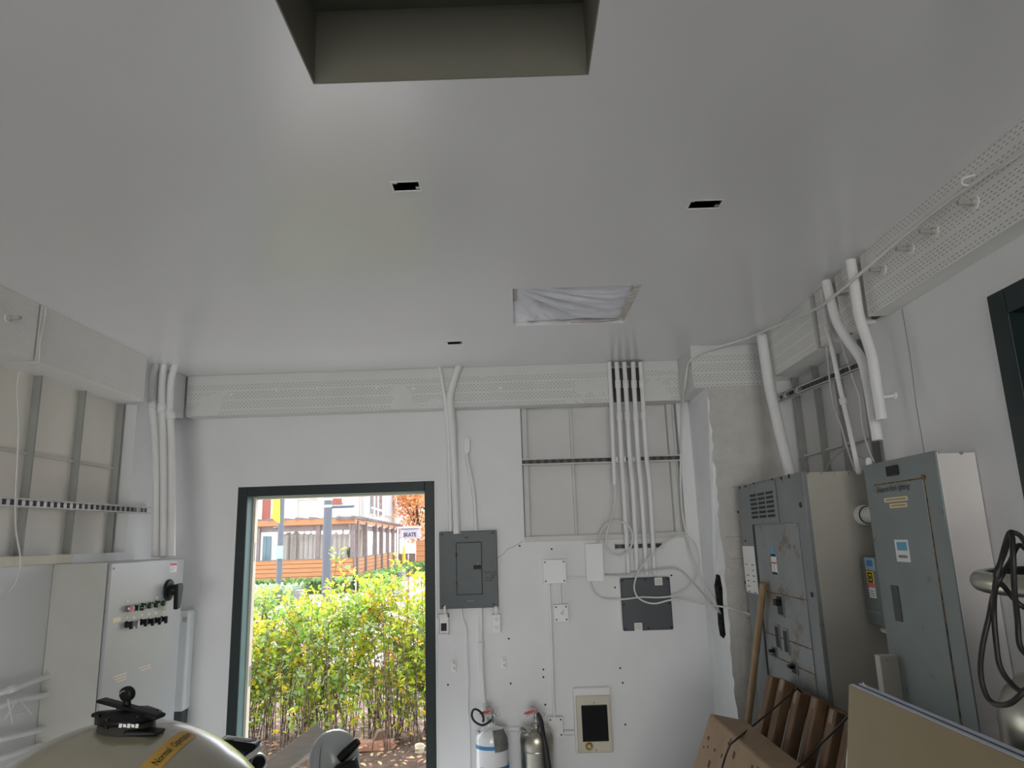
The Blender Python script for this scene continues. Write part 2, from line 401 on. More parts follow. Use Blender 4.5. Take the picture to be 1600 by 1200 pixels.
# mortar joints on the pier
for z in (2.0, 1.72, 1.60, 1.28):
    MB().tube([(PX+.12-.1*random.random(), PY-.0005, z), (PX+.2, PY-.0005, z+.005), (PX+.3, PY-.0005, z-.003)], .0015, 4).build('mortar_crack', GREYINK, pier)
# timber beams
gap = .0
mb = MB().box(-2.12, .635, D-.12, D, 2.585, ZC).box(.835, 1.066, D-.12, D, 2.585, ZC).box(.635, .835, D-.012, D, 2.60, ZC)
struct(mb, 'trim_2', BEAMX, 'white incised timber beam along the top of the back wall', .003)
MB().box(.637, .833, D-.03, D-.014, 2.605, ZC-.02).build('notch_back', mat('shaded_bare_timber', (.10, .095, .085), .8, var=.3, ns=9), bpy.data.objects['trim_2'])  # bare timber darkened to carry the shade inside the notch
mb = MB().box(XL, -2.12, YR, 3.02, 2.585, ZC).box(XL, -2.12, 3.035, 3.965, 2.585, ZC).box(XL, -2.17, 3.02, 3.035, 2.59, ZC)
struct(mb, 'trim_3', beam_mat('thickly_painted_beam_along_y', 1, (.80, .79, .755), .86, .12), 'white timber beam along the top of the left wall', .003)
struct(MB().box(XL, -2.13, 4.335, D-.12, 2.575, ZC), 'trim_4', BOARD, 'white timber block in the back left ceiling corner', .003)
mb = MB()
ys = [(YR, 2.77), (2.86, 3.01), (3.105, 3.23), (3.29, 3.86), ]
for a, b in ys: mb.box(1.445, XR, a, b, 2.585, ZC)
rb = struct(mb, 'trim_5', BEAMY, 'white incised timber beam along the top of the right wall', .003)
for a, b in ((2.77, 2.86), (3.01, 3.105), (3.23, 3.29)): MB().box(1.505, XR, a, b, 2.60, ZC).build('notch_back', bpy.data.materials['shaded_bare_timber'], rb)  # same darkened timber, notch shade put into its colour
struct(MB().box(1.066, XR, PY+.005, D-.06, 2.588, ZC), 'trim_6', BEAMX, 'white incised timber beam end resting on the corner pier', .003)
# door frame in the back wall
d1 = thing('door_1', 'open doorway with dark green frame in the back wall', 'door', ((DX0+DX1)/2, D, 0)); del d1['category']; d1['kind'] = 'structure'
IX0, IX1, IZ = -1.738, -.598, 2.068
MB().box(DX0, IX0, D-.006, D+.004, 0, DZ).box(IX1, DX1, D-.006, D+.004, 0, DZ).box(IX0, IX1, D-.006, D+.004, IZ, DZ).build('frame', GREEN, d1, .003)
MB().box(DX0, IX0, D+.004, D+.15, 0, DZ).box(IX1, DX1, D+.004, D+.15, 0, DZ).box(IX0, IX1, D+.004, D+.15, IZ, DZ).build('jamb', [TEAL], d1)
MB().box(IX0, IX0+.018, D+.10, D+.15, 0, IZ).box(IX0, IX1, D+.12, D+.15, IZ-.012, IZ).build('weather_strip', CREAM, d1, .002)
MB().box(IX0+.018, IX0+.021, D+.115, D+.14, 1.66, 1.78).box(IX0+.018, IX0+.021, D+.115, D+.14, .9, 1.02).build('hinge', ZINC, d1)
mb = MB().box(DX0-.014, DX0, D-.004, D, 0, DZ+.012).box(DX1, DX1+.012, D-.004, D, 0, DZ+.012).box(DX0, DX1, D-.004, D, DZ, DZ+.014)
mb.build('caulk_edge', PIPE, d1, .002)
MB().box(DX0, DX1, D, D+.15, -.11, .008).build('threshold', ZINC, d1)
# doorway in the right wall
d2 = thing('door_2', 'dark green door frame in the right wall beside the camera, black sheet for the dark room beyond', 'door', (XR, 1.55, 0)); del d2['category']; d2['kind'] = 'structure'
MB().box(XR-.012, XR+.10, 2.085, 2.165, 0, 2.455).box(XR-.012, XR+.10, .95, 1.03, 0, 2.455).box(XR-.012, XR+.10, 1.03, 2.085, 2.375, 2.455).build('frame', GREEN, d2, .003)
MB().box(XR+.10, XR+.14, 1.03, 2.085, .01, 2.375).build('leaf', BLACK, d2)  # black sheet stands in for the dark room behind the frame
MB().lathe([(.028, 0), (.028, .012), (.012, .02), (.012, .05), (.03, .06), (.03, .085), (.02, .095), (0, .097)], (XR+.10, 1.12, 1.0), (-1, 0, 0), 20).build('door_knob', ZINC, d2)
MB().box(XR-.006, XR, 2.165, 2.185, 0, 2.475).box(XR-.006, XR, .95, 2.165, 2.455, 2.472).build('caulk_edge', WALL, d2, .002)

#PART2
# ------------------------------------------------------------------ ceiling things
def fixture_hole(h, label):
    x0, x1, y0, y1 = h; e = .004
    t = thing('ceiling_junction_box', label, 'junction box', ((x0+x1)/2, (y0+y1)/2, ZC), 'open fixture boxes in the ceiling')
    m = MB(); zt = ZC+.06
    m.box(x0-.01, x1+.01, y0-.01, y1+.01, ZC+.1, ZC+.106).box(x0-.01, x0, y0, y1, ZC+.003, ZC+.1).box(x1, x1+.01, y0, y1, ZC+.003, ZC+.1).box(x0, x1, y0-.01, y0, ZC+.003, ZC+.1).box(x0, x1, y1, y1+.01, ZC+.003, ZC+.1)
    m.build('steel_box', BOXI, t)
    for a, s in ((x0, 1), (x1, -1)):
        yy = y0+.008 if s > 0 else y1-.012
        MB().box(min(a, a+s*.014), max(a, a+s*.014), yy-.006, yy+.010, ZC+.004, ZC+.007).build('screw_ear', ZINC, t)
    MB().tube(smooth([(x0+.02, y1-.02, ZC+.095), (x0+.045, y1-.012, ZC+.055), (x1-.03, y0+.02, ZC+.06), (x1-.015, y0+.03, ZC+.095)]), .004, 6).build('wire', BLACKR, t)
    mm = MB(); k = .006
    mm.box(x0-k, x1+k, y0-k, y0, ZC-.0012, ZC).box(x0-k, x1+k, y1, y1+k, ZC-.0012, ZC).box(x0-k, x0, y0, y1, ZC-.0012, ZC).box(x1, x1+k, y0, y1, ZC-.0012, ZC)
    mm.build('paint_rim', PIPE, t)
BOXI = mat('blackened_steel_box', (.02, .021, .02), .6, var=.3, ns=30)
fixture_hole(FIX[0], 'open black ceiling box hole nearest the big ceiling hatch')
fixture_hole(FIX[1], 'open black ceiling box hole on the right half of the ceiling')
fixture_hole(FIX[2], 'small open ceiling box hole close to the back wall beam')
# plastic film over the ceiling opening
x0, x1, y0, y1 = FILM
t = thing('plastic_sheet', 'crinkled clear plastic sheet taped over the square ceiling opening', 'plastic sheet', ((x0+x1)/2, (y0+y1)/2, ZC))
m = MB(); nx, ny = 60, 60; vs = []
for j in range(ny+1):
    for i in range(nx+1):
        a, b = i/nx, j/ny
        edge = min(1, 5*min(a, 1-a, b, 1-b))
        # folds fan out from the near left corner
        ang = math.atan2(b+.08, a+.08); rr = math.hypot(a, b)
        fold = .010*math.sin(ang*26+2.2*rr)*min(1, rr*2.5)*(1.1-.6*a) + .006*math.sin(ang*55+9*a)*edge + .006*math.sin(23*b+7*a+3*math.sin(5*a))*(a**1.5)
        vs.append((x0+a*(x1-x0), y0+b*(y1-y0), ZC+.022-.016*edge+fold*edge+.02*max(0, b-.9)*10*max(0, .5-abs(a-.55))))
m.add(vs, [(j*(nx+1)+i, j*(nx+1)+i+1, (j+1)*(nx+1)+i+1, (j+1)*(nx+1)+i) for j in range(ny) for i in range(nx)], 0, True)
m.build('film', PLASTIC, t)
def strip(pts, wd, name, mt, parent, nrm=(0, 0, -1), th=.0012):
    P = [Vector(p) for p in pts]; q = MB()
    for a, b in zip(P, P[1:]):
        d = (b-a).normalized(); s = d.cross(Vector(nrm)).normalized()*wd/2
        q.prism([a-s, b-s, b+s, a+s], Vector(nrm)*th)
    return q.build(name, mt, parent)
strip([(x1-.012, y0, ZC+.004), (x1-.020, (y0+y1)/2, ZC+.001), (x1-.012, y1-.06, ZC+.006)], .032, 'tape', TAPE, t)
strip([(x0+.30, y1-.008, ZC+.006), (x0+.45, y1-.018, ZC+.004), (x1-.03, y1-.05, ZC+.004)], .026, 'tape', TAPE, t)
strip([(x0+.006, y0, ZC+.012), (x0+.010, y0+.22, ZC+.018)], .02, 'tape', TAPE, t)
q = MB()
for i in range(5):
    q.obox((x1-.02+.012*math.sin(i*2.1), y0+.015+.05*i, ZC+.002), (.016, .006*(i % 2), .004), (0, .014, .002), (0, 0, .001))
q.build('torn_edge', PIPE, t)

# ------------------------------------------------------------------ conduits
def pipe(pts, r, label, group=None, joints=(), name='conduit_pipe', cat='pipe', mt=None, n=12, k=6, jr=1.3, jl=.055):
    P = smooth(pts, k) if len(pts) > 2 else [Vector(p) for p in pts]
    t = thing(name, label, cat, P[-1], group)
    MB().tube(P, r, n).build('tube', mt or PIPE, t)
    for f in joints:
        i = max(0, min(len(P)-2, int(f*(len(P)-1)))); d = (P[i+1]-P[i]).normalized(); c = P[i]
        MB().tube([c-d*jl/2, c-d*jl*.42, c+d*jl*.42, c+d*jl/2], [r*1.02, r*jr, r*jr, r*1.02], n).build('coupling', mt or PIPE, t)
    return t
g = 'white conduits in the back left corner'
for lab, px in (('white conduit in the back left corner, leftmost of three side by side', ((245, 563, 4.15), (238, 592, 4.17), (237, 625, 4.17), (242, 680, 4.16), (244, 760, 4.13), (243, 870, 4.10))),
                ('white conduit in the back left corner, middle one of three', ((258, 563, 4.17), (254, 590, 4.18), (253, 630, 4.18), (255, 680, 4.17), (256, 760, 4.14), (255.5, 870, 4.10))),
                ('white conduit in the back left corner, rightmost of three side by side', ((273, 570, 4.19), (267, 600, 4.19), (266, 640, 4.19), (268, 690, 4.18), (269, 760, 4.15), (268, 869, 4.10)))):
    pipe([bk(u, v, y) for u, v, y in px], .0205, lab, g, (.46,))
pipe([bk(687, 574, 4.462), bk(692, 605, 4.462), bk(697, 635, 4.464), bk(699, 655, 4.50), bk(701, 700, 4.578), bk(704, 834, 4.585)], .0125, 'thin white conduit beside the door running down to the grey breaker panel', None, (.5,))
pipe([bk(717, 572, 4.452), bk(708, 598, 4.45), bk(703, 622, 4.45), bk(704, 642, 4.452), bk(707, 670, 4.50), bk(709, 710, 4.572), bk(714, 834, 4.578)], .024, 'thick bent white conduit from the ceiling to the grey breaker panel', None, ())
# short conduit body with elbow
t = pipe([bk(729, 706, 4.58), bk(731, 724, 4.58), bk(737, 750, 4.575), bk(741, 780, 4.58), bk(744, 834, 4.585)], .013, 'white elbow fitting and curved conduit right of the door, above the breaker panel', None, (), 'conduit_elbow')
MB().prism([bk(u, v, 4.552) for u, v in ((725, 686), (728, 683.5), (732, 684), (734.5, 688), (734, 704), (731, 709), (726.5, 709), (724, 704))], (0, .045, 0)).build('fitting_body', PIPE, t, .004)
# five conduits over the dark box
g = 'row of conduits above the charcoal box'
yb = 4.455; yw = 4.565
cols = [((952, 566), (953.5, 600), (956, 650), (958, 700), (960.5, 757)), ((963, 566), (965.5, 600), (968, 650), (971, 712), (974, 760), (982.5, 898)), ((975, 566), (977.5, 600), (980.5, 650), (984, 712), (989, 765), (996, 898)),
        ((989, 566), (990.5, 600), (993.5, 650), (997, 712), (1002, 765), (1010.5, 898)), ((1000.5, 566), (1003, 600), (1006, 650), (1010, 712), (1015.5, 765), (1023, 898))]
lab5 = ['short open-ended white conduit, leftmost of the five over the charcoal box', 'white conduit into the charcoal box, second from left of five', 'white conduit into the charcoal box, middle one of five', 'white conduit into the charcoal box, fourth from left of five', 'white conduit into the charcoal box, rightmost of five']
for i, (c, lb) in enumerate(zip(cols, lab5)):
    dep = [yb, yb, yb, yb+.03, yb+.055] if i == 0 else [yb, yb, yb, yb+.03, yb+.08, yw-.005]
    pipe([bk(u, v, y) for (u, v), y in zip(c, dep)], .0148 if i else .0135, lb, g, () if i == 0 else (.2, .42))
# strut channels
def strut(a, b, up, out, label, closed=(), wd=.041, dp=.03):
    """open slotted channel from a to b; out = direction of the open side"""
    a, b, out = Vector(a), Vector(b), Vector(out); d = (b-a); L = d.length; n = d.normalized(); up = out.cross(n).normalized()
    t = thing('strut_channel', label, 'metal channel', (a+b)/2)
    m = MB(); c = (a+b)/2
    for s in (1, -1):
        m.obox(c+up*s*(wd/2-.0015), d/2, up*.0015, out*dp/2)
        m.obox(c+up*s*(wd/2-.004)+out*(dp/2-.0015), d/2, up*.004, out*.0015)
    m.build('channel', STUDM, t)
    k = MB(); nn = int(L/.05); cs = [0]
    for i in range(nn): cs += [(.03+i*.05-.012)/L, (.03+i*.05+.012)/L]
    cs.append(1.0); hb_ = up*(wd/2-.002)
    vs = []
    for f in cs: p_ = a+d*f-out*(dp/2-.001); vs += [p_-hb_, p_+hb_]
    for i in range(len(cs)-1):
        k.add([], []); k.f.append([2*i, 2*i+2, 2*i+3, 2*i+1]); k.m.append(i % 2); k.sm.append(False)
    k.v = [Vector(p_) for p_ in vs]
    k.build('slotted_back', [GREYDM, ZINC if out.x > .5 else SLOTG], t)
    for f in closed:
        MB().obox(a+d*f, n*.02, up*(wd/2-.003), out*(dp/2)).build('strut_nut', ZINC, t, .002)
    return t
SLOTG = mat('dull_channel_slots', (.14, .14, .14), .6, var=.2)
GREYDM = mat('dark_channel_steel', (.07, .07, .07), .6, var=.2)
p, q = bk(815, 721, 4.53), bk(1061, 714, 4.53)
strut((BAY[0], 4.585, p.z), (BAY[1]-.005, 4.585, q.z), 0, (0, -1, 0), 'white metal strut channel across the stud bay behind the five conduits', (.6, .64, .71))
p, q = bk(962, 854, 4.56), bk(1036, 852, 4.56)
strut((p.x, 4.585, p.z), (q.x, 4.585, q.z), 0, (0, -1, 0), 'short strut channel stub behind the five conduits, just above the charcoal box', ())
p, q = at(0, 785, 0, -2.225), at(232, 798, 0, -2.225)
strut((-2.222, 1.2, p.z-.01), (-2.222, q.y, q.z), 0, (1, 0, 0), 'long white strut channel across the left wall bays', (.955,))
p, q = at(1212, 624, 0, 1.50), at(1358, 563, 0, 1.50)
strut((1.512, p.y, p.z), (1.512, q.y, q.z), 0, (-1, 0, 0), 'strut channel crossing the right wall stud bay under the beam', (.12, .27))

# right wall conduits
xq = 1.408
pipe([at(1190, 524, 0, xq), at(1196, 565, 0, xq), at(1203, 606, 0, xq), at(1214, 655, 0, xq), at(1226, 705, 0, 1.40), at(1237, 750, 0, 1.38)], .0285, 'large white conduit at the corner pier dropping into the tall switchboard', None, ())
pipe([at(1285, 452, 0, xq+.02), at(1292, 505, 0, xq+.02), at(1300, 545, 0, xq+.02), at(1313, 608, 0, xq+.03), at(1326, 665, 0, xq+.035), at(1342, 740, 0, xq+.02)], .0105, 'thin white conduit on the right wall just left of two thick bent ones', None, (.25, .68), jr=1.5, jl=.03)
pipe([at(1291, 440, 0, xq-.01), at(1300, 478, 0, xq-.01), at(1310, 508, 0, xq-.01), at(1328, 536, 0, xq), at(1346, 562, 0, xq+.01), at(1355, 596, 0, xq+.02), at(1363, 640, 0, xq+.02), at(1371, 688, 0, xq+.02)], .0205, 'thick bent white conduit on the right wall, longer one ending above the panelboard', None, ())
pipe([at(1329, 407, 0, xq-.01), at(1336, 450, 0, xq-.01), at(1342, 492, 0, xq-.01), at(1354, 530, 0, xq), at(1363, 560, 0, xq), at(1369, 600, 0, xq), at(1378, 656, 0, xq)], .0205, 'thick bent white conduit on the right wall, nearest to the camera with open end', None, ())
def cord(pts, r, name, label, mt, cat='cable', group=None, k=8, n=7):
    return tag(MB().tube(smooth(pts, k), r, n).build(name, mt), label, cat, group)
cord([at(1291, 535, 0, 1.47), at(1297, 600, 0, 1.46), at(1305, 640, 0, 1.46), at(1315, 668, 0, 1.455), at(1324, 700, 0, 1.45), at(1336, 736, 0, 1.44)], .004, 'wire', 'slack thin white wire tied to the thin conduit on the right wall', CABLEW)
cord([at(1314, 535, 0, 1.50), at(1330, 585, 0, 1.50), at(1342, 620, 0, 1.50), at(1347, 665, 0, 1.49), at(1356, 700, 0, 1.48), at(1366, 722, 0, 1.47)], .003, 'wire', 'thin white wire hanging between the strut and the panelboard top', CABLEW)
cord([at(1290, 735, 0, 1.44), at(1300, 718, 0, 1.44), at(1316, 704, 0, 1.45), at(1326, 700, 0, 1.455), at(1340, 712, 0, 1.46), at(1358, 718, 0, 1.46)], .0045, 'wire', 'grey arched wire over the top of the tall switchboard', CABLEG)
# bolts on the right beam
BOLTM = mat('dull_painted_bolt', (.42, .40, .37), .6, var=.2, ns=40)
def beam_bolt(p, out, label, grp, L=.055, s=1):
    p, out = Vector(p), Vector(out)
    t = thing('beam_bolt', label, 'bolt', p, grp)
    MB().cyl(p, p+out*.004, .021*s, 16).build('washer', PIPE, t)
    MB().cyl(p+out*.004, p+out*.017, .012*s, 6).build('nut', BOLTM, t)
    MB().cyl(p+out*.017, p+out*L, .0085*s, 10).build('shank', BOLTM, t)
    return t
for (u, v), lb in zip(((1381, 421), (1424, 388), (1462, 361), (1524, 316)), ('white bolt stub on the right beam, farthest of four, beside the nearest bent conduit', 'white bolt stub on the right beam, second from the bent conduits', 'white bolt stub on the right beam, third from the bent conduits', 'white bolt stub on the right beam, nearest the camera under the cable clip')):
    beam_bolt(at(u, v, 0, 1.445), (-1, 0, 0), lb, 'bolt stubs along the right beam')
beam_bolt(at(1327, 460, 0, 1.445), (-1, 0, 0), 'white bolt stub between the two thick bent conduits on the right beam', 'bolt stubs along the right beam', .045, .8)
beam_bolt(at(12, 497, 0, -2.12), (1, 0, 0), 'lone white bolt stub on the left beam at the photo edge', 'bolt stubs along the left beam')
for (u, v), lb in zip(((363, 618), (433, 609), (498, 607), (590, 607), (646, 608), (782, 608)), ('first peg from the left on the back beam', 'second peg from the left on the back beam', 'third peg from the left on the back beam', 'fourth peg from the left on the back beam', 'fifth peg from the left, nearest the left side of the thick bent conduit', 'peg on the back beam between the bent conduit and the five conduits')):
    p = bk(u, v, D-.12)
    tag(MB().cyl(p, p+Vector((0, -.028, 0)), .006, 8).cyl(p+Vector((0, -.006, 0)), p, .012, 10).build('beam_peg', PIPE), 'small white '+lb, 'peg', 'pegs along the back beam')
# J hook on the right wall pier
p = at(1387, 603, 0, XR)
t = thing('wall_hook', 'white metal J hook on the right wall beside the bent conduits', 'hook', at(1398, 618, 0, XR))
e = at(1399, 618, 0, XR)
MB().lathe([(.016, 0), (.016, .005), (.01, .008)], e, (-1, 0, 0), 14).build('base_plate', PIPE, t)
MB().tube(smooth([e+Vector((-.006, 0, 0)), e+Vector((-.045, .008, -.004)), e+Vector((-.062, .02, .008)), e+Vector((-.064, .028, .035))]), [.007]*18+[.004], 8).build('hook_arm', PIPE, t)
MB().tube([(XR, 2.66, 2.58), (XR, 2.655, 2.40), (XR, 2.665, 2.2), (XR, 2.66, 2.0)], .0018, 4).build('crack', GREYINK, wr)

# ------------------------------------------------------------------ back wall boxes
def face_box(u0, v0, u1, v1, dep, wallY=D):
    a, b = bk(u0, v0, wallY-dep), bk(u1, v1, wallY-dep)
    return a.x, b.x, b.z, a.z       # x0,x1,z0,z1
BX, BZ = Vector((1, 0, 0)), Vector((0, 0, 1))
# grey breaker panel
x0, x1, z0, z1 = face_box(686, 831, 779, 949, .03)
t = thing('breaker_panel', 'dark grey breaker panel with small door on the white wall beside the doorway', 'electrical panel', ((x0+x1)/2, D, z0))
MB().box(x0, x1, D-.030, D, z0, z1).build('cover', GREY, t, .003)
dx0, dx1, dz0, dz1 = x0+.108, x1-.098, z0+.083, z1-.072
dr = MB().box(dx0, dx1, D-.034, D-.029, dz0, dz1).build('panel_door', GREY, t, .004)
MB().box(dx0-.003, dx1+.003, D-.0308, D-.0295, dz0-.003, dz1+.003).build('door_gap', GREYD, t)
MB().box(dx1-.052, dx1-.004, D-.037, D-.033, z0+.232, z0+.257).build('latch', BLACK, dr, .003)
MB().tube([(dx1-.037, D-.036, z0+.257), (dx1-.036, D-.039, z0+.270), (dx1-.024, D-.039, z0+.270), (dx1-.023, D-.036, z0+.257)], .002, 6).build('latch_loop', ZINC, dr)
for z in (z0+.320, z0+.145): MB().cyl((dx0-.001, D-.035, z-.014), (dx0-.001, D-.035, z+.014), .0055, 8).build('hinge', RUST, t)
for a, b in ((x0+.02, z1-.018), (x1-.022, z1-.016), (x0+.022, z0+.018), (x1-.03, z0+.02)): MB().cyl((a, D-.0325, b), (a, D-.029, b), .0065, 10).build('screw', GREYD, t)
MB().box((x0+x1)/2-.02, (x0+x1)/2+.004, D-.031, D-.0295, z1-.044, z1-.036).build('name_plate', GREYD, t)
MB().box((x0+x1)/2-.012, (x0+x1)/2+.03, D-.031, D-.0295, z0+.040, z0+.047).build('maker_label', GREYINK, t)
hx = dx1+.010
rr = random.Random(12)
for i, (dx, ln_) in enumerate(((0, .036), (.042, .046), (.040, .038), (.004, .030), (.040, .026), (.008, .040))):
    zz = z0+.212-.017*(0, 0, 1, 2, 2, 3)[i]
    pts = [(hx+dx+ln_*k/9, D-.0305, zz+rr.uniform(-.005, .006)+.004*(-1)**k) for k in range(10)]
    MB().tube(pts, .0013, 4).build('handwriting', INK, t)
sc = MB()
rr = random.Random(4)
for i in range(34):
    a = x0+rr.random()*(x1-x0); b = z0+rr.random()*(z1-z0)
    if dx0 < a < dx1 and dz0 < b < dz1: continue
    sc.obox((a, D-.0302, b), (.0012+.003*rr.random()**3, 0, .001), (0, .0004, 0), (.001, 0, .0012+.003*rr.random()**2))
sc.build('scratches', GREYD, t)
# below the panel
pipe([bk(751, 948, 4.585), bk(752, 1020, 4.583), bk(754, 1060, 4.583), bk(757, 1105, 4.583), bk(759, 1124, 4.583), bk(764, 1134, 4.583), bk(776, 1138.5, 4.583), bk(830, 1139, 4.583), bk(866, 1136, 4.583)], .0145, 'white conduit from the breaker panel down behind the extinguishers to the square box', None, (.12, .38))
cord([bk(721, 948, 4.593), bk(723, 966, 4.593), bk(729, 984, 4.593), bk(730, 1020, 4.593), bk(732, 1060, 4.594), bk(731, 1105, 4.594), bk(734, 1150, 4.594), bk(735, 1230, 4.594)], .0065, 'cable', 'thin white cable down the wall below the breaker panel', PIPE)
x0, x1, z0, z1 = face_box(684, 960, 701, 992, .045)
t = thing('open_outlet_box', 'open outlet box without cover under the left of the breaker panel', 'outlet box', ((x0+x1)/2, D, z0))
m = MB(); e = .008
m.box(x0, x0+e, D-.045, D, z0, z1).box(x1-e, x1, D-.045, D, z0, z1).box(x0, x1, D-.045, D, z0, z0+e).box(x0, x1, D-.045, D, z1-.022, z1)
m.build('box_rim', PIPE, t, .002)
MB().box(x0+e, x1-e, D-.022, D-.015, z0+e, z1-.022).build('box_inside', BOXI2 if 'BOXI2' in globals() else ZINC, t)
MB().box(x0+.018, x1-.014, D-.036, D-.022, z0+.022, z1-.055).build('receptacle_body', BOXI, t, .003)
MB().cyl(((x0+x1)/2+.008, D-.02, z1), ((x0+x1)/2+.008, D-.02, z1+.05), .013, 10).build('conduit_neck', PIPE, t)
def outlet(u0, v0, u1, v1, dep, label, neck=0, holes=True):
    x0, x1, z0, z1 = face_box(u0, v0, u1, v1, dep)
    t = thing('wall_outlet', label, 'outlet', ((x0+x1)/2, D, z0), None)
    MB().box(x0, x1, D-dep, D, z0, z1).build('outlet_box', PIPE, t, .003)
    MB().box(x0+.004, x1-.004, D-dep-.004, D-dep, z0+.004, z1-.004).build('cover_plate', WHITEP, t, .002)
    xm, zm, h = (x0+x1)/2, (z0+z1)/2, (z1-z0)
    for s in (1, -1):
        zc = zm+s*h*.22
        f = MB().lathe([(.015, 0), (.015, .003), (.013, .004)], (xm, D-dep-.003, zc), (0, -1, 0), 16).build('socket', PIPE, t)
        for a in (-.005, .005): MB().box(xm+a-.0012, xm+a+.0012, D-dep-.0078, D-dep-.006, zc-.001, zc+.008).build('socket_slot', GREYD, f)
        MB().cyl((xm, D-dep-.0078, zc-.007), (xm, D-dep-.006, zc-.007), .0022, 8).build('ground_hole', GREYD, f)
    if neck: MB().cyl((xm, D-dep/2, z1), (xm, D-dep/2, z1+neck), .014, 12).cyl((xm, D-dep/2, z1+neck*.35), (xm, D-dep/2, z1+neck*.75), .019, 12).build('conduit_neck', PIPE, t)
outlet(768, 960, 783, 989, .045, 'white double outlet hanging under the right corner of the breaker panel', .045)
for u, v, s, lb in ((709, 1040.5, 1, 'small white cable clip low on the wall near the door frame'), (787, 1035.5, 1.05, 'small white cable clip on the wall below the double outlet')):
    c = bk(u, v, D)
    t = thing('cable_clip', lb, 'clip', c)
    w2, h2 = .016*s, .034*s
    MB().box(c.x-w2, c.x+w2, D-.008, D, c.z-h2, c.z+h2).build('clip_plate', PIPE, t, .003)
    for z in (.018, -.014): MB().lathe([(.009, 0), (.009, .004), (.005, .009), (0, .010)], (c.x, D-.008, c.z+z*s), (0, -1, 0), 12).build('clip_screw', PIPE, t)
# white junction boxes
def jbox(u0, v0, u1, v1, dep, label, screws=True, bev=.003, name='junction_box', cat='junction box'):
    x0, x1, z0, z1 = face_box(u0, v0, u1, v1, dep)
    t = thing(name, label, cat, ((x0+x1)/2, D, z0))
    MB().box(x0+.004, x1-.004, D-dep+.004, D, z0+.004, z1-.004).build('box_body', PIPE, t, bev)
    MB().box(x0, x1, D-dep, D-dep+.005, z0, z1).build('cover_plate', PIPE, t, .002)
    if screws:
        for a in (x0+.014, x1-.014):
            for b in (z0+.014, z1-.014): MB().cyl((a, D-dep-.002, b), (a, D-dep+.001, b), .005, 8).build('screw', GREYD, t)
    return t, (x0, x1, z0, z1)
jbox(848, 875, 885.5, 911, .05, 'square white junction box right of the breaker panel')
t, (x0, x1, z0, z1) = jbox(865, 945, 889, 971.5, .05, 'small white switch box with toggle below the square junction box', True, .003, 'switch_box', 'switch')
MB().lathe([(.010, 0), (.010, .003), (.006, .008)], ((x0+x1)/2+.004, D-.05, (z0+z1)/2), (0, -1, 0), 12).build('toggle_collar', PIPE, t)
MB().tube([((x0+x1)/2+.004, D-.055, (z0+z1)/2-.002), ((x0+x1)/2+.010, D-.078, (z0+z1)/2+.018)], [.006, .0045], 8).build('toggle', WHITEP, t)
jbox(856, 1121, 881, 1152, .055, 'square white junction box low on the wall beside the steel extinguisher')
pipe([bk(857.5, 911, 4.585), bk(861, 985, 4.585), bk(864, 1070, 4.585), bk(866, 1121, 4.585)], .0105, 'thin white conduit linking the upper and lower square boxes', None, ())
pipe([bk(874.5, 911, 4.58), bk(876, 945, 4.58)], .0085, 'very short white conduit between square junction box and toggle switch box')
pipe([bk(881, 1145, 4.58), bk(897, 1145, 4.58)], .014, 'short white conduit stub from the low square box to the wall heater')
pipe([bk(885, 901.5, 4.588), bk(917, 903, 4.588)], .006, 'thin white conduit between square junction box and rounded white box')
t, (x0, x1, z0, z1) = jbox(914, 850, 944.5, 908, .06, 'tall rounded white plastic box left of the five conduits', False, .006, 'power_supply_box', 'box')
for i in range(5): MB().box(x0+.02+.017*i, x0+.03+.017*i, D-.0606, D-.0598, z0+.018, z0+.024).build('vent_slot', PIPE, t)
# charcoal box
c0, c1, c2, c3 = bk(968, 903.5, D-.07), bk(1046, 901.5, D-.07), bk(1053, 983, D-.07), bk(975, 987, D-.07)
t = thing('enclosure_box', 'charcoal grey enclosure box under the five conduits on the back wall', 'box', ((c3+c2)/2+Vector((0, .07, 0))))
x0, x1, z0, z1 = (c0.x+c3.x)/2, (c1.x+c2.x)/2, (c3.z+c2.z)/2, (c0.z+c1.z)/2
MB().box(x0, x1, D-.05, D, z0, z1).build('base', PIPE, t, .006)
MB().box(x0, x1, D-.072, D-.05, z0, z1).build('lid', BOXK, t, .007)
for a in (x0+.014, (x0+x1)/2, x1-.014):
    for b in (z0+.014, z1-.014): MB().cyl((a, D-.0735, b), (a, D-.071, b), .006, 10).build('screw', BLACK, t)
for a in (x0+.014, x1-.014): MB().cyl((a, D-.0735, (z0+z1)/2), (a, D-.071, (z0+z1)/2), .006, 10).build('screw', BLACK, t)
for a, b in ((x1-.095, z1-.048), (x0+.068, z0)):
    l = MB().box(a, a+.048, D-.0732, D-.071, b, b+.046).build('paper_label', PAPER, t)
    for i in range(3): MB().box(a+.008, a+.04, D-.0736, D-.0731, b+.012+.01*i, b+.014+.01*i).build('print_line', GREYINK, l)
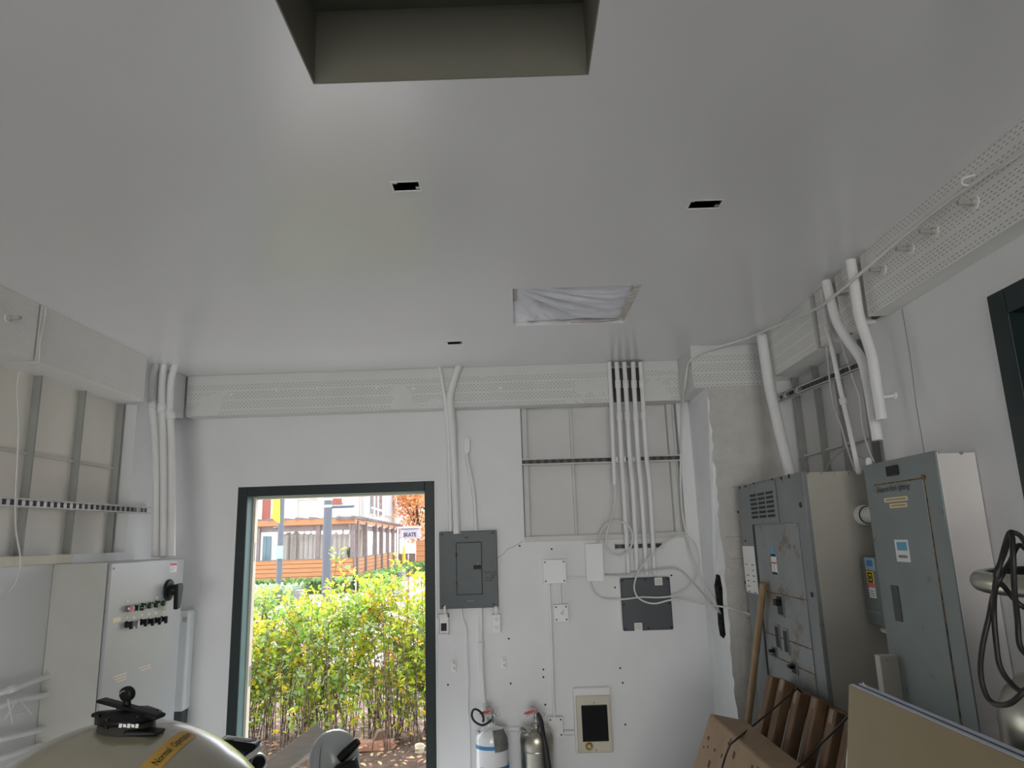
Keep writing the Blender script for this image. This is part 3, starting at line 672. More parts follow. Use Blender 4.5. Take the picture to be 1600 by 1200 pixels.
# wall heater
x0, x1, z0, z1 = face_box(896, 1081, 959, 1176, .03)
t = thing('wall_heater', 'beige wall heater with black grille and round knob low on the wall', 'heater', ((x0+x1)/2, D, z0))
MB().box(x0-.004, x1+.004, D-.03, D, z0-.002, z1+.022).build('surround', PIPE, t, .012, 3)
MB().box(x0+.010, x1-.004, D-.045, D-.028, z0+.004, z1-.022).build('front_cover', HEATER, t, .008, 3)
gx0, gx1, gz0, gz1 = face_box(908, 1102, 951.5, 1158, .045)
MB().box(gx0, gx1, D-.0465, D-.044, gz0, gz1).build('grille_recess', GREYD, t)
lv = MB()
for i in range(26):
    z = gz0+.006+i*(gz1-gz0-.01)/26
    lv.add([(gx0, D-.0505, z), (gx1, D-.0505, z), (gx1, D-.0465, z+.005), (gx0, D-.0465, z+.005)], [(0, 1, 2, 3)])
lv.build('louvres', BLACK, t)
k = bk(920.6, 1166, D-.045)
kb = MB().lathe([(.022, 0), (.022, .004), (.017, .006), (.016, .018), (.013, .02), (0, .0205)], (k.x, D-.045, k.z), (0, -1, 0), 24).build('knob', BRASS, t)
MB().obox((k.x, D-.0665, k.z), (.011, 0, -.006), (0, .002, 0), (.001, 0, .002)).build('pointer', HEATER, kb)
for u, v in ((928, 1098.5), (932, 1172)):
    s = bk(u, v, D-.045); MB().lathe([(.005, 0), (.004, .003), (0, .0035)], (s.x, D-.045, s.z), (0, -1, 0), 10).build('screw', ZINC, t)
# loose cables on the back wall
cord([bk(961, 757, 4.515), bk(961, 785, 4.51), bk(954, 815, 4.50), bk(947.5, 838, 4.50), bk(949, 856, 4.51), bk(960, 867, 4.49), bk(974, 868, 4.47), bk(985, 856, 4.46), bk(989, 840, 4.455), bk(984, 824, 4.46), bk(970, 815, 4.49), bk(955, 815, 4.53), bk(943, 824, 4.545), bk(936, 840, 4.56), bk(934.5, 851, 4.565)], .0065, 'cable', 'white cable looping from the short open conduit into the rounded white box', CABLEW)
cord([bk(923.5, 907, 4.56), bk(926, 919, 4.555), bk(934, 931, 4.55), bk(948, 936.5, 4.54), bk(975, 936, 4.515), bk(1003, 933, 4.515), bk(1030, 933.5, 4.51), bk(1055, 930, 4.50), bk(1078, 917, 4.49), bk(1091, 894, 4.47), bk(1092, 868, 4.46), bk(1085, 848, 4.45), bk(1073, 837.5, 4.44), bk(1056, 839, 4.42), bk(1035, 852, 4.42), bk(1012, 875, 4.43), bk(998, 893, 4.47), bk(991, 915, 4.50), bk(995, 931, 4.505), bk(1007, 940, 4.50), bk(1024, 943, 4.50), bk(1045, 938, 4.49), bk(1065, 937, 4.47), bk(1090, 942, 4.40), bk(1115, 946, 4.28), at(1140, 950, 1, 4.105), at(1162, 956, 1, 4.10), at(1176, 962, 1, 4.06)], .0055, 'cable', 'long white cable looped in front of the charcoal box', CABLEW, k=6)
cord([bk(945, 898, 4.57), bk(962, 899, 4.52), bk(980, 898, 4.51), bk(1003, 893, 4.50), bk(1030, 890, 4.49), bk(1050, 888, 4.48), bk(1066, 893, 4.47), bk(1085, 912, 4.42), bk(1105, 935, 4.33), at(1118, 950, 0, 1.13), at(1124, 957, 0, 1.15)], .0055, 'cable', 'light grey cable from the rounded white box into the hole in the pier', mat('light_grey_cable', (.55, .54, .52), .5, var=.05))
# the long cable from the right beam down to the pier hole
xb = 1.425
cord([(xb, .9, 2.725), at(1600, 236, 0, xb), at(1560, 260, 0, xb), at(1525, 284, 0, xb), at(1485, 312, 0, xb), at(1440, 347, 0, xb), at(1390, 388, 0, xb-.02), at(1330, 440, 0, xb-.06), at(1290, 473, 0, xb-.06), at(1263, 488, 0, xb-.02), at(1215, 508, 0, 1.40), at(1170, 527, 1, 3.9), at(1130, 540, 1, 4.06), at(1098, 551, 1, 4.09), at(1080, 562, 0, 1.055), at(1074, 575, 0, 1.055), at(1070, 605, 0, 1.05), at(1066, 640, 1, 4.55), at(1064, 700, 1, 4.57), at(1063, 745, 1, 4.58), at(1066, 800, 1, 4.57), at(1074, 842, 1, 4.53), at(1082, 870, 1, 4.45), at(1098, 908, 1, 4.37), at(1115, 935, 0, 1.115), at(1122, 952, 0, 1.135), at(1126, 958, 0, 1.16)], .0068, 'cable', 'long white cable strung along the right beam and down to the pier', CABLEW, k=6)
t = at(1525, 283, 0, 1.445)
tag(MB().tube(smooth([(1.445, t.y, t.z+.02), (1.41, t.y+.004, t.z+.012), (1.405, t.y+.004, t.z-.008), (1.425, t.y, t.z-.012), (1.445, t.y-.002, t.z-.008)]), .0035, 6).build('cable_clip', PIPE), 'small metal cable clip on the right beam holding the white cable', 'clip')
cord([at(72, 480, 0, -2.115), at(70, 500, 0, -2.115), at(63, 535, 0, -2.113), at(62, 558, 0, -2.112), at(58, 570, 0, -2.112), at(40, 572, 0, -2.115), at(31, 580, 0, -2.2), at(27, 610, 0, -2.2), at(29, 665, 0, -2.2), at(27, 720, 0, -2.2), at(24, 782, 0, -2.195), at(25, 830, 0, -2.2), at(32, 875, 0, -2.21), at(27, 905, 0, -2.2), at(10, 930, 0, -2.2), at(-12, 938, 0, -2.2)], .004, 'wire', 'thin white wire drooping down the left wall past the strut', CABLEW)
# conduits low on the left wall
g = 'low conduits on the left wall'
for lb, pts in (('white conduit low on the left wall, uppermost of the stack', ((-20, 1088), (0, 1083), (40, 1069), (75, 1057), (108, 1046))), ('white conduit low on the left wall, second from top with wire scraps', ((-20, 1108), (0, 1104), (30, 1093), (70, 1086), (108, 1072))),
                ('white conduit low on the left wall, third from top', ((-20, 1158), (0, 1155), (35, 1147), (70, 1138), (106, 1121))), ('white conduit low on the left wall, bottom one behind the big tank', ((-20, 1190), (0, 1185), (40, 1172), (70, 1163), (100, 1150)))):
    pipe([at(u, v, 0, -2.205) for u, v in pts], .0125, lb, g, (.4,) if 'upper' in lb else ())
q = MB()
for a, b in (((12, 1092), (20, 1130)), ((8, 1125), (24, 1098)), ((30, 1092), (50, 1116)), ((10, 1118), (38, 1112))):
    q.tube([at(*a, 0, -2.185), at(*b, 0, -2.18)], .0022, 5)
tag(q.build('wire_scraps', CABLEW), 'bent white wire scraps stuck on the low left wall conduits', 'wire')
# left control cabinet
cx = -1.955; y0, y1, cz0, cz1 = 3.485, 4.235, .62, 1.70
t = thing('control_cabinet', 'pale grey control cabinet with black rotary handle at the left wall', 'cabinet', ((cx+XL)/2, 3.86, cz0))
MB().box(XL+.002, cx-.022, y0+.006, y1, cz0, cz1).build('cabinet_body', CABW if 'CABW' in globals() else mat('cabinet_grey_side', (.50, .50, .46), .45, var=.05), t, .003)
CABF = mat('cabinet_front_enamel', (.34, .35, .36), .28, var=.05, ns=3)
dr = MB().box(cx-.016, cx, y0, y1+.005, cz0+.01, cz1-.003).build('cabinet_door', CABF, t, .004)
MB().box(cx-.024, cx-.014, y0+.012, y1-.004, cz0+.012, cz1-.012).build('door_seal', GREYD, t)
for yy in (y0-.004, y0+.085): MB().box(XL-.001, XL+.001, yy+.05, yy+.054, .2, 1.70).build('panel_seam', GREYD, wl)
CX = Vector((1, 0, 0)); CY = Vector((0, 1, 0))
def onc(u, v): return at(u, v, 0, cx)
p = onc(271, 886)
l = MB().box(cx, cx+.001, p.y-.045, p.y+.04, p.z-.028, p.z+.026).build('warning_label', PAPER, dr)
MB().box(cx+.001, cx+.0015, p.y-.04, p.y+.036, p.z+.008, p.z+.022).build('warning_band', REDP, l)
for i in range(3): MB().box(cx+.001, cx+.0015, p.y-.036, p.y+.02-.01*i, p.z-.004-.008*i, p.z-.002-.008*i).build('print_line', GREYINK, l)
p = onc(263, 922)
h = MB().lathe([(.058, 0), (.058, .008), (.048, .014), (.030, .016), (.026, .045)], (cx, p.y, p.z), (1, 0, 0), 28).build('rotary_handle', BLACK, dr)
MB().prism([(cx+.04, p.y+a, p.z+b) for a, b in ((-.030, .030), (.034, .034), (.044, .01), (.020, -.10), (-.016, -.105), (-.024, -.02))], (.026, 0, 0)).build('handle_grip', BLACK, h, .006)
def tagc(u, v, w=.028, hh=.011):
    q = onc(u, v); MB().box(cx, cx+.0012, q.y-w/2, q.y+w/2, q.z-hh/2, q.z+hh/2).build('name_tag', TAGM, dr)
p = onc(199, 951)
h = MB().lathe([(.013, 0), (.016, .004), (.016, .018), (.014, .02)], (cx, p.y, p.z), (1, 0, 0), 16).build('indicator_light', ZINC, dr)
MB().lathe([(.0165, 0), (.0165, .006), (.012, .012), (0, .014)], (cx+.02, p.y, p.z), (1, 0, 0), 16).build('red_lens', REDPALE, h, label='pale red lens')
for u, v in ((209, 950), (221, 947), (232, 945.5), (243, 943)):
    p = onc(u, v)
    h = MB().lathe([(.015, 0), (.015, .010), (.013, .011)], (cx, p.y, p.z), (1, 0, 0), 16).build('indicator_light', BLACK, dr)
    MB().lathe([(.014, 0), (.0145, .036), (.010, .044)], (cx+.011, p.y, p.z), (1, 0, 0), 16).build('green_lens', GREENL, h, label='dark green lens')
    MB().lathe([(.0140, 0), (.0162, .001), (.0162, .005), (.0140, .006)], (cx+.030, p.y, p.z), (1, 0, 0), 16).build('lens_ring', GREENR, h)
for i, (u, v) in enumerate(((197, 976), (207, 975), (220, 972), (231, 971), (242, 969.5), (252, 967.5))):
    p = onc(u, v)
    h = MB().lathe([(.016, 0), (.016, .006), (.013, .008), (.012, .026)], (cx, p.y, p.z), (1, 0, 0), 16).build('selector_switch', ZINC if i == 1 else BLACK, dr)
    MB().prism([(cx+.018, p.y+a, p.z+b) for a, b in ((-.007, .015), (.007, .015), (.006, -.022), (-.006, -.022))], (.016, 0, 0)).build('switch_lever', BLACK if i != 1 else ZINC, h, .003)
for u, v in ((199, 939), (245, 934), (198, 965), (209, 965), (221, 961), (232, 959.5), (243, 958), (255, 956)): tagc(u, v)
tagc(182, 969, .07, .022)
for u, v, n, wd in ((187, 1060, 3, .12), (226, 1046, 2, .12)):
    q = onc(u, v)
    for i in range(n): MB().box(cx, cx+.0006, q.y-wd/2+.02*i, q.y+wd/2, q.z+.012-.014*i, q.z+.018-.014*i).build('faded_lettering', FADED, dr)
for a, b in ((y0+.025, cz1-.03), (y1-.03, 1.05)): MB().lathe([(.006, 0), (.005, .003), (0, .004)], (cx, a, b), (1, 0, 0), 8).build('screw', ZINC, dr)
# white box between cabinet and door
x0, x1, z0, z1 = -2.16, -2.026, .76, 1.385
t = thing('white_wall_unit', 'narrow white rounded unit with dark foot between control cabinet and doorway', 'wall unit', ((x0+x1)/2, D, z0))
MB().box(x0, x1, D-.10, D, z0+.05, z1).build('casing', WHITEE, t, .016, 4)
MB().prism([(x0+.01, D-.085, z0+.055), (x1-.01, D-.085, z0+.075), (x1-.012, D-.085, z0-.06), (x0+.01, D-.085, z0-.06)], (0, .08, 0)).build('foot', BOXK, t, .004)
l = MB().box(x1-.038, x1-.008, D-.1012, D-.0998, z1-.075, z1-.03).build('barcode_label', PAPER, t)
for i in range(6): MB().box(x1-.035+.0045*i, x1-.033+.0045*i, D-.1017, D-.1011, z1-.065, z1-.036).build('bar', GREYINK, l)

# ------------------------------------------------------------------ right wall electrical gear
CABI = SWSIDE
# tall switchboard in front of the pier
sx, sy0, sy1, sz = 1.222, 3.075, 3.99, 1.99
t = thing('switchboard', 'tall grey switchboard with top vent and paper schedule on the right wall', 'electrical cabinet', ((sx+XR)/2, (sy0+sy1)/2, 0))
MB().box(sx+.02, XR-.002, sy0, sy1-.001, .05, sz).build('cabinet_body', SWSIDE, t, .003)
fr = MB().box(sx, sx+.02, sy0-.004, sy1, .05, sz+.004).build('front_frame', SWG, t, .003)
MB().box(sx+.03, XR-.01, sy0+.02, sy1-.02, 0, .05).build('plinth', GREYD, t)
def ons(u, v): return at(u, v, 0, sx)
vy0, vy1 = ons(1214, 780).y, ons(1171, 780).y
vz0, vz1 = 1.785, 1.985
vp = MB().box(sx-.006, sx, vy0, vy1, vz0, vz1).build('vent_panel', SWG, t, .002)
for c in range(3):
    sl = MB(); a = vy1-.03-c*(vy1-vy0-.04)/3; bw = (vy1-vy0-.04)/3-.02
    for r in range(6): sl.box(sx-.0068, sx-.0058, a-bw, a, vz0+.028+.022*r, vz0+.041+.022*r)
    sl.build('vent_slots', GREYD, vp)
sc0, sc1 = ons(1242, 900).y, vy1-.015
MB().box(sx-.004, sx, sc0-.11, sc1-.03, .45, vz0-.006).build('breaker_cover', SWR, t, .002)
MB().box(sx-.0045, sx, sc1-.03, sc1, .45, vz0-.004).build('cover_gap', GREYD, t)
for z in (1.455, 1.255, 1.155, 1.045, .95): MB().box(sx-.0048, sx, sc0-.108, sc1-.032, z-.003, z+.003).build('cover_seam', RUST, t)
for p, q, s in ((ons(1156, 762), 0, .008), (ons(1165, 760), 0, .007), (ons(1178, 756), 0, .007), (ons(1207, 750), 0, .008), (ons(1221, 747), 0, .008), (ons(1233, 744), 0, .010), (ons(1153, 800), 0, .007), (ons(1165, 845), 0, .006), (ons(1165, 910), 0, .009), (ons(1251, 789), 0, .012), (ons(1269, 929), 0, .011)):
    MB().cyl((sx-.003, p.y, p.z), (sx+.002, p.y, p.z), s, 10).build('screw_hole', GREYD, fr)
p0, p1 = ons(1160, 853), ons(1186, 932)
l = MB().box(sx-.0012, sx, p1.y, p0.y, p1.z+.01, p0.z).build('circuit_schedule', PAPER, t)
rr = random.Random(2)
for c in range(2):
    for r in range(9):
        a = p0.y-.03-c*(p0.y-p1.y)*.5; z = p0.z-.04-r*.028
        if rr.random() < .75: MB().box(sx-.0018, sx-.0011, a-.03-.02*rr.random(), a, z-.003, z+.003).build('print_line', GREYINK, l)
p = ons(1208, 860); MB().box(sx-.0056, sx-.0038, p.y-.03, p.y+.022, p.z-.016, p.z+.014).build('blue_label', BLUEL, t)
p = ons(1211, 879)
l = MB().box(sx-.0056, sx-.0038, p.y-.034, p.y+.034, p.z-.055, p.z+.040).build('warning_label', PAPER, t)
MB().box(sx-.0062, sx-.0054, p.y-.034, p.y+.034, p.z+.028, p.z+.040).box(sx-.0062, sx-.0054, p.y-.034, p.y+.034, p.z-.055, p.z-.044).box(sx-.0062, sx-.0054, p.y-.002, p.y+.002, p.z-.044, p.z-.004).build('black_bands', GREYD, l)
MB().box(sx-.0062, sx-.0054, p.y-.034, p.y+.034, p.z-.004, p.z+.002).build('red_line', REDP, l)
p = ons(1202, 804); MB().box(sx-.0056, sx-.0038, p.y-.028, p.y+.028, p.z-.02, p.z+.02).build('plate', GREYD, t)
def breaker(u, v, w_, h_, lever=True):
    p = ons(u, v)
    b = MB().box(sx-.010, sx-.003, p.y-w_, p.y+w_, p.z-h_, p.z+h_).build('breaker', SWG, t, .002)
    MB().box(sx-.012, sx-.009, p.y-w_*.78, p.y+w_*.78, p.z-h_*.8, p.z+h_*.8).build('breaker_face', GREYD, b)
    if lever: MB().box(sx-.035, sx-.011, p.y-w_*.5, p.y+w_*.5, p.z, p.z+h_*.55).build('breaker_lever', BLACK, b, .003)
breaker(1222, 946, .042, .052); breaker(1218, 995, .026, .058, False); breaker(1231, 1002, .026, .058, False); breaker(1213, 1019, .028, .024); breaker(1244, 1044, .034, .026)
for u, v, s in ((1203, 835, '- -'),): pass
for i, (a, b) in enumerate(((1262, 0), (1283, 0), (1304, 0), (1326, 0), (1346, 0))):
    q = at(a, 739.5, 1, sy0); MB().lathe([(.005, 0), (.004, .003), (0, .004)], (q.x, sy0, q.z), (0, -1, 0), 8).build('screw', ZINC, t)
# pipe nipple between the cabinets
p = at(1345, 805, 1, sy0)
t = thing('pipe_nipple', 'thick white pipe stub with round flange on the side of the tall switchboard', 'pipe', (p.x, sy0, p.z))
MB().lathe([(.043, 0), (.043, .012), (.040, .018), (.040, .03), (.037, .032)], (p.x+.012, sy0, p.z), (0, -1, 0), 28).build('flange', PIPE, t)
MB().lathe([(.0375, 0), (.0375, .004)], (p.x+.014, sy0-.032, p.z), (0, -1, 0), 28).build('gasket', GREYD, t)
MB().tube([(p.x+.014, sy0-.03, p.z), (p.x+.016, 2.84, p.z)], .034, 24).build('tube', WHITEP, t)
# disconnect switch
bx = 1.405
a, b = at(1343, 868, 0, bx), at(1392, 990, 0, bx)
t = thing('disconnect_switch', 'dark grey-green disconnect switch box between switchboard and panelboard', 'electrical box', (XR, 2.9, b.z))
zt = a.z; z0 = at(1356, 975, 0, bx).z; y1, y0 = a.y-.0, 2.62
SQG = mat('disconnect_enamel', (.125, .155, .155), .4, var=.08, ns=6)
MB().box(bx+.008, XR-.002, y0, y1, z0, zt).build('enclosure', SQG, t, .004)
MB().box(bx, bx+.01, y0+.006, y1-.003, z0+.004, zt-.004).build('cover', SQG, t, .003)
def onb(u, v): return at(u, v, 0, bx)
p = onb(1359, 881)
l = MB().box(bx-.001, bx, p.y-.042, p.y+.04, p.z-.026, p.z+.024).build('blue_label', mat('pale_blue_label', (.30, .42, .50), .5), t)
MB().box(bx-.0016, bx-.0008, p.y-.024, p.y+.024, p.z-.010, p.z+.014).build('blue_field', BLUE, l)
p = onb(1360, 902)
l = MB().box(bx-.001, bx, p.y-.028, p.y+.028, p.z-.030, p.z+.028).build('brand_label', YEL, t)
q = MB(); s = .019
q.box(bx-.0016, bx-.0008, p.y-s, p.y+s, p.z+s-.006, p.z+s).box(bx-.0016, bx-.0008, p.y-s, p.y+s, p.z-s, p.z-s+.006).box(bx-.0016, bx-.0008, p.y-s, p.y-s+.007, p.z-s, p.z+s).box(bx-.0016, bx-.0008, p.y+s-.007, p.y+s, p.z-s, p.z+s).box(bx-.0016, bx-.0008, p.y-.007, p.y+.007, p.z-.007, p.z+.006)
q.box(bx-.0016, bx-.0008, p.y-.028, p.y+.028, p.z+.025, p.z+.028).build('square_mark', BLACK, l)
p = onb(1363, 922)
l = MB().box(bx-.001, bx, p.y-.028, p.y+.026, p.z-.030, p.z+.028).build('warning_label', PAPER, t)
MB().box(bx-.0016, bx-.0008, p.y-.028, p.y+.026, p.z+.010, p.z+.026).build('warning_band', mat('rose_band', (.62, .16, .16), .5), l)
for i in range(3): MB().box(bx-.0016, bx-.0008, p.y-.02, p.y+.018, p.z-.002-.009*i, p.z-.005-.009*i).build('print_line', GREYINK, l)
p = onb(1367, 957); MB().box(bx-.001, bx, p.y-.05, p.y+.05, p.z-.002, p.z+.003).build('print_line', GREYINK, t)
pipe([at(1380, 984, 0, 1.44), at(1396, 990, 0, 1.44)], .011, 'short white conduit stub under the grey-green disconnect box', None, ())
# beige wireway box below
a = at(1374, 1025, 1, 2.78)
t = thing('wireway_box', 'beige steel box low behind the panelboard, half hidden', 'electrical box', (1.47, 2.82, 0))
MB().box(a.x, XR-.002, 2.78, 2.82, .02, a.z).build('box_body', mat('beige_box_enamel', (.50, .47, .40), .5, var=.05), t, .003)
MB().cyl((a.x+.024, 2.777, a.z-.014), (a.x+.024, 2.781, a.z-.014), .005, 8).build('screw', ZINC, t)
# panelboard
px, py0, py1, pz0, pz1 = 1.382, 2.362, 2.845, .72, 1.987
t = thing('panelboard', 'tall blue-grey panelboard with rusty door edge on the right wall', 'electrical cabinet', (1.45, 2.6, pz0))
MB().box(px+.012, XR-.002, py0+.003, py1-.003, pz0, pz1-.004).build('cabinet_body', PNLSIDE, t, .003)
MB().box(px, px+.006, py0-.010, py1+.006, pz0-.01, pz1+.004).build('front_trim', PNL, t, .002)
MB().box(px+.006, px+.012, py0-.006, py1+.002, pz0-.006, pz1).build('trim_edge', WHITEP, t)
def onp(u, v): return at(u, v, 0, px)
ya, yb_ = onp(1443, 748).y, onp(1362, 757).y
za = onp(1443, 748).z
dr = MB().box(px-.004, px, ya, yb_, pz0+.08, za).build('panel_door', PNL, t, .002)
MB().box(px-.0012, px, ya-.005, ya, pz0+.08, za+.004).build('rusty_gap', RUST, t)
MB().box(px-.0012, px, ya-.005, yb_-.02, za, za+.005).build('door_gap', RUST, t)
p = onp(1443, 745); MB().cyl((px-.004, ya-.004, za+.004), (px, ya-.004, za+.004), .010, 12).build('rust_spot', RUST, t)
p = onp(1395, 736); MB().box(px-.008, px, p.y-.040, p.y+.036, p.z-.017, p.z+.019).build('black_nameplate', BLACK, t, .002)
text('Shepard Park lighting', (px-.0042, onp(1371, 765).y, onp(1371, 770).z), (0, -1, 0.0), BZ, .030, INK, dr, 'handwriting', .35, .92)
for u0, v0, u1, v1 in ((1384, 784, 1419.5, 776), (1392.5, 793, 1419, 786)):
    a, b = onp(u0, v0), onp(u1, v1)
    zc = (a.z+b.z)/2
    l = MB().box(px-.0052, px-.0038, b.y, a.y, zc-.008, zc+.008).build('embossed_label', TAGM, dr)
    MB().box(px-.0058, px-.0050, b.y+.01, a.y-.012, zc-.003, zc+.003).build('print_line', BRASS, l)
p = onp(1412, 861)
l = MB().box(px-.0052, px-.0038, p.y-.046, p.y+.046, p.z-.038, p.z+.040).build('blue_white_label', PAPER, dr)
MB().box(px-.0058, px-.0050, p.y-.036, p.y+.032, p.z+.002, p.z+.032).build('blue_field', BLUEL, l)
MB().box(px-.0058, px-.0050, p.y-.030, p.y+.030, p.z-.024, p.z-.014).build('print_line', GREYINK, l)
p = onp(1403, 942); MB().box(px-.0075, px-.0035, p.y-.026, p.y+.024, p.z-.064, p.z+.062).build('latch_recess', GREYD if False else mat('dark_latch', (.05, .055, .055), .5), dr, .002)
for u, v in ((1463, 703.5), (1500, 704)):
    q = at(u, v+1, 1, py0); MB().lathe([(.006, 0), (.005, .004), (0, .005)], (q.x+.004, py0+.003, q.z-.006), (0, -1, 0), 8).build('screw', ZINC, t)
MB().lathe([(.012, 0), (.012, .02), (.008, .03)], (px+.012, py1-.02, pz1+.002), (0, 0, 1), 10).build('bushing', WHITEP, t)

# ------------------------------------------------------------------ pool filter tank, foreground left
tc = Vector((-.8756, 1.6463, 1.0268)); tr_ = .3624
t = thing('filter_tank', 'big tan round filter tank in the foreground with amber sticker', 'tank', (tc.x, tc.y, 0))
prof = [(.20, -1.0268), (.27, -1.0268), (.27, -.95), (.22, -.90), (.20, -.42)]+[(tr_*math.sin(a), -tr_*math.cos(a)) for a in [PI*(.10+.90*i/44) for i in range(10, 45)]]
prof = [(.27, -1.0268), (.27, -.98), (.24, -.40), (.26, -.255)]+[(tr_*math.sin(a), -tr_*math.cos(a)) for a in [math.radians(46+134*i/40) for i in range(41)]]
MB().lathe(prof, tc, (0, 0, 1), 72).build('tank_body', TANK, t)
# multiport valve on top, tilted handle, gauge
vt = at(200, 1128, 1, tc.y-.02); vc = Vector((tc.x, tc.y, tc.z+tr_))
vx = at(199, 1118, 1, tc.y-.02).x
b0 = Vector((vx, tc.y-.02, tc.z+tr_-.020))
MB().lathe([(.085, -.012), (.100, 0), (.092, .010), (.082, .018), (.078, .040), (.070, .046), (0, .046)], b0, (0, 0, 1), 40).build('valve_base', mat('worn_black_plastic', (.045, .043, .036), .6, var=.3, ns=12), t)
sc_ = MB()
sc_.lathe([(.070, .040), (.088, .048), (.090, .062), (.078, .068), (.060, .078), (0, .080)], b0, (.12, 0, 1), 40)
for k in range(6):
    a = k*PI/3+.3; sc_.cyl(b0+Vector((.08*math.cos(a), .08*math.sin(a), .04)), b0+Vector((.08*math.cos(a), .08*math.sin(a), .072)), .007, 8)
sc_.build('valve_head', BLACK, t)
dr_ = Vector((.95, -.12, -.24)).normalized(); sd = dr_.cross(Vector((0, 0, 1))).normalized(); un = sd.cross(dr_)
hc = b0+Vector((.012, -.01, .088))
hd = MB()
hd.obox(hc, dr_*.105, sd*.022, un*.006)
hd.obox(hc+dr_*.085-un*.004, dr_*.022, sd*.028, un*.007)
hd.build('valve_handle', BLACK, t, .004)
lp = Vector((.93, -.25, .10)).normalized()
MB().obox(b0+Vector((-.035, 0, .072)), Vector((.068, 0, .004)), Vector((0, .018, 0)), Vector((0, 0, .007))).build('index_lever', BLACK, t, .003)
sp = MB().prism([b0+Vector(q) for q in ((.03, -.075, .034), (.125, -.06, .018), (.118, -.055, .004), (.03, -.078, .010))], (0, .06, 0)).build('outlet_port', BLACK, t, .006)
g0 = b0+Vector((-.002, -.005, .118))
MB().tube([b0+Vector((0, 0, .07)), g0+Vector((0, 0, .0))], [.012, .010], 12).build('gauge_stem', BLACK, t)
gd = Vector((.35, .9, .1)).normalized()
gg = MB().lathe([(.018, -.012), (.024, -.010), (.0255, 0), (.024, .008), (.020, .012)], g0+Vector((0, 0, .014)), gd, 26).build('pressure_gauge', BLACK, t)
MB().tube([g0+Vector((0, 0, .014))-gd*.0135+Vector((.013*math.cos(a), 0, .013*math.sin(a))) for a in [math.radians(20+13*i) for i in range(12)]], .0018, 5).build('gauge_highlight_rim', ZINC, gg)
q = MB()
for i in range(5): q.obox(b0+Vector((.030+.011*i, -.0915+.0022*i, .052-.0012*i)), Vector((.0042, .0008, -.0005)), Vector((0, .0006, 0)), Vector((.0006*(-1)**i, 0, .0062-.0012*(i % 2))))
q.build('raised_lettering', WHITEP, t)
for ch in t.children:
    if ch.name.split('.')[0] in ('valve_base', 'valve_head', 'valve_handle', 'index_lever', 'outlet_port', 'gauge_stem', 'pressure_gauge', 'raised_lettering'):
        k_ = b0-Vector(t.location); S_ = Matrix.Diagonal((.70, .70, .62, 1))
        for c_ in [ch]+list(ch.children):
            off_ = k_-(c_.location if c_ is not ch else Vector((0, 0, 0)))
            if c_ is not ch: off_ = k_
            c_.data.transform(Matrix.Translation(off_) @ S_ @ Matrix.Translation(-off_))
# amber sticker with lettering, curved on the sphere
def onsphere(u, v, off=.0):
    d = (RIGHT*((u-800)/FPX)-UP*((v-600)/FPX)+FWD).normalized(); oc = EYE-tc; R = tr_+off
    bq = d.dot(oc); cq = oc.dot(oc)-R*R; h = bq*bq-cq
    return EYE+d*(-bq-math.sqrt(max(0, h)))
A = onsphere(232, 1204); Bp = onsphere(298, 1145)
na, nb = (A-tc).normalized(), (Bp-tc).normalized()
ang = na.angle(nb)
def arc(s, w_, off):
    """point on the sphere: s along the sticker (metres from A), w_ across"""
    th = s/tr_; ax = na.cross(nb).normalized()
    n = Matrix.Rotation(th, 3, ax) @ na
    n = (Matrix.Rotation(w_/tr_, 3, n.cross(ax).normalized()*-1) @ n)
    return tc+n*(tr_+off)
L_ = ang*tr_; hw = .0175
m = MB(); ns = 30; nw = 6; vs = []
for i in range(ns+1):
    for j in range(nw+1):
        s = -.03+(L_+.03)*i/ns; wq = -hw+2*hw*j/nw
        e = min(1, (ns-i)/2.5); vs.append(arc(s, wq*(.55+.45*math.sin(e*PI/2)), .0012))
m.add(vs, [(i*(nw+1)+j, i*(nw+1)+j+1, (i+1)*(nw+1)+j+1, (i+1)*(nw+1)+j) for i in range(ns) for j in range(nw)], 0, True)
stk = m.build('amber_sticker', STICK, t, label='amber oblong sticker reading Normal Operation')
cu = bpy.data.curves.new('t', 'FONT'); cu.body = 'Normal  Operation'; cu.size = .022; cu.resolution_u = 3
to = bpy.data.objects.new('t', cu); COL.objects.link(to); bpy.context.view_layer.update()
me = bpy.data.meshes.new_from_object(to.evaluated_get(bpy.context.evaluated_depsgraph_get())); bpy.data.objects.remove(to)
sgn = 1 if (arc(0, .01, 0)-arc(0, 0, 0)).dot(UP) > 0 else -1
m = MB(); m.add([arc(.016+v.co.x*.80, sgn*(v.co.y-.008), .0022) for v in me.vertices], [tuple(p.vertices) for p in me.polygons]); m.build('lettering', INK, stk)
bpy.data.meshes.remove(me)

# ------------------------------------------------------------------ small grey dome unit, blue valve and plank by the doorway
ax_ = Vector((-.23377, .93859, -.25378)); ctr = EYE+ax_*2.75; r_ = .0806
t = thing('dome_canister', 'smooth grey-white domed canister with black clamp lever in the doorway', 'canister', (ctr.x, ctr.y, 0))
tl = Vector((.10, -.02, 1)).normalized()
MB().lathe([(.07, -ctr.z+.0), (.075, -ctr.z+.02), (r_*.98, -.36), (r_*1.02, -.10), (r_*1.02, -.03)]+[(r_*1.02*math.cos(a), r_*1.1*math.sin(a)) for a in [math.radians(90*i/18) for i in range(19)]], ctr, (0, 0, 1), 40).build('shell', DOME, t)
MB().tube([ctr+Vector((-.028+.006*math.sin(a)*0, -r_*.98*math.cos(a), .08*math.sin(a))) for a in [math.radians(-30+12*i) for i in range(10)]], .0016, 5).build('mould_line', GREYINK, t)
ca = at(531, 1186, 1, ctr.y-.10); cb = at(560, 1158, 1, ctr.y-.10)
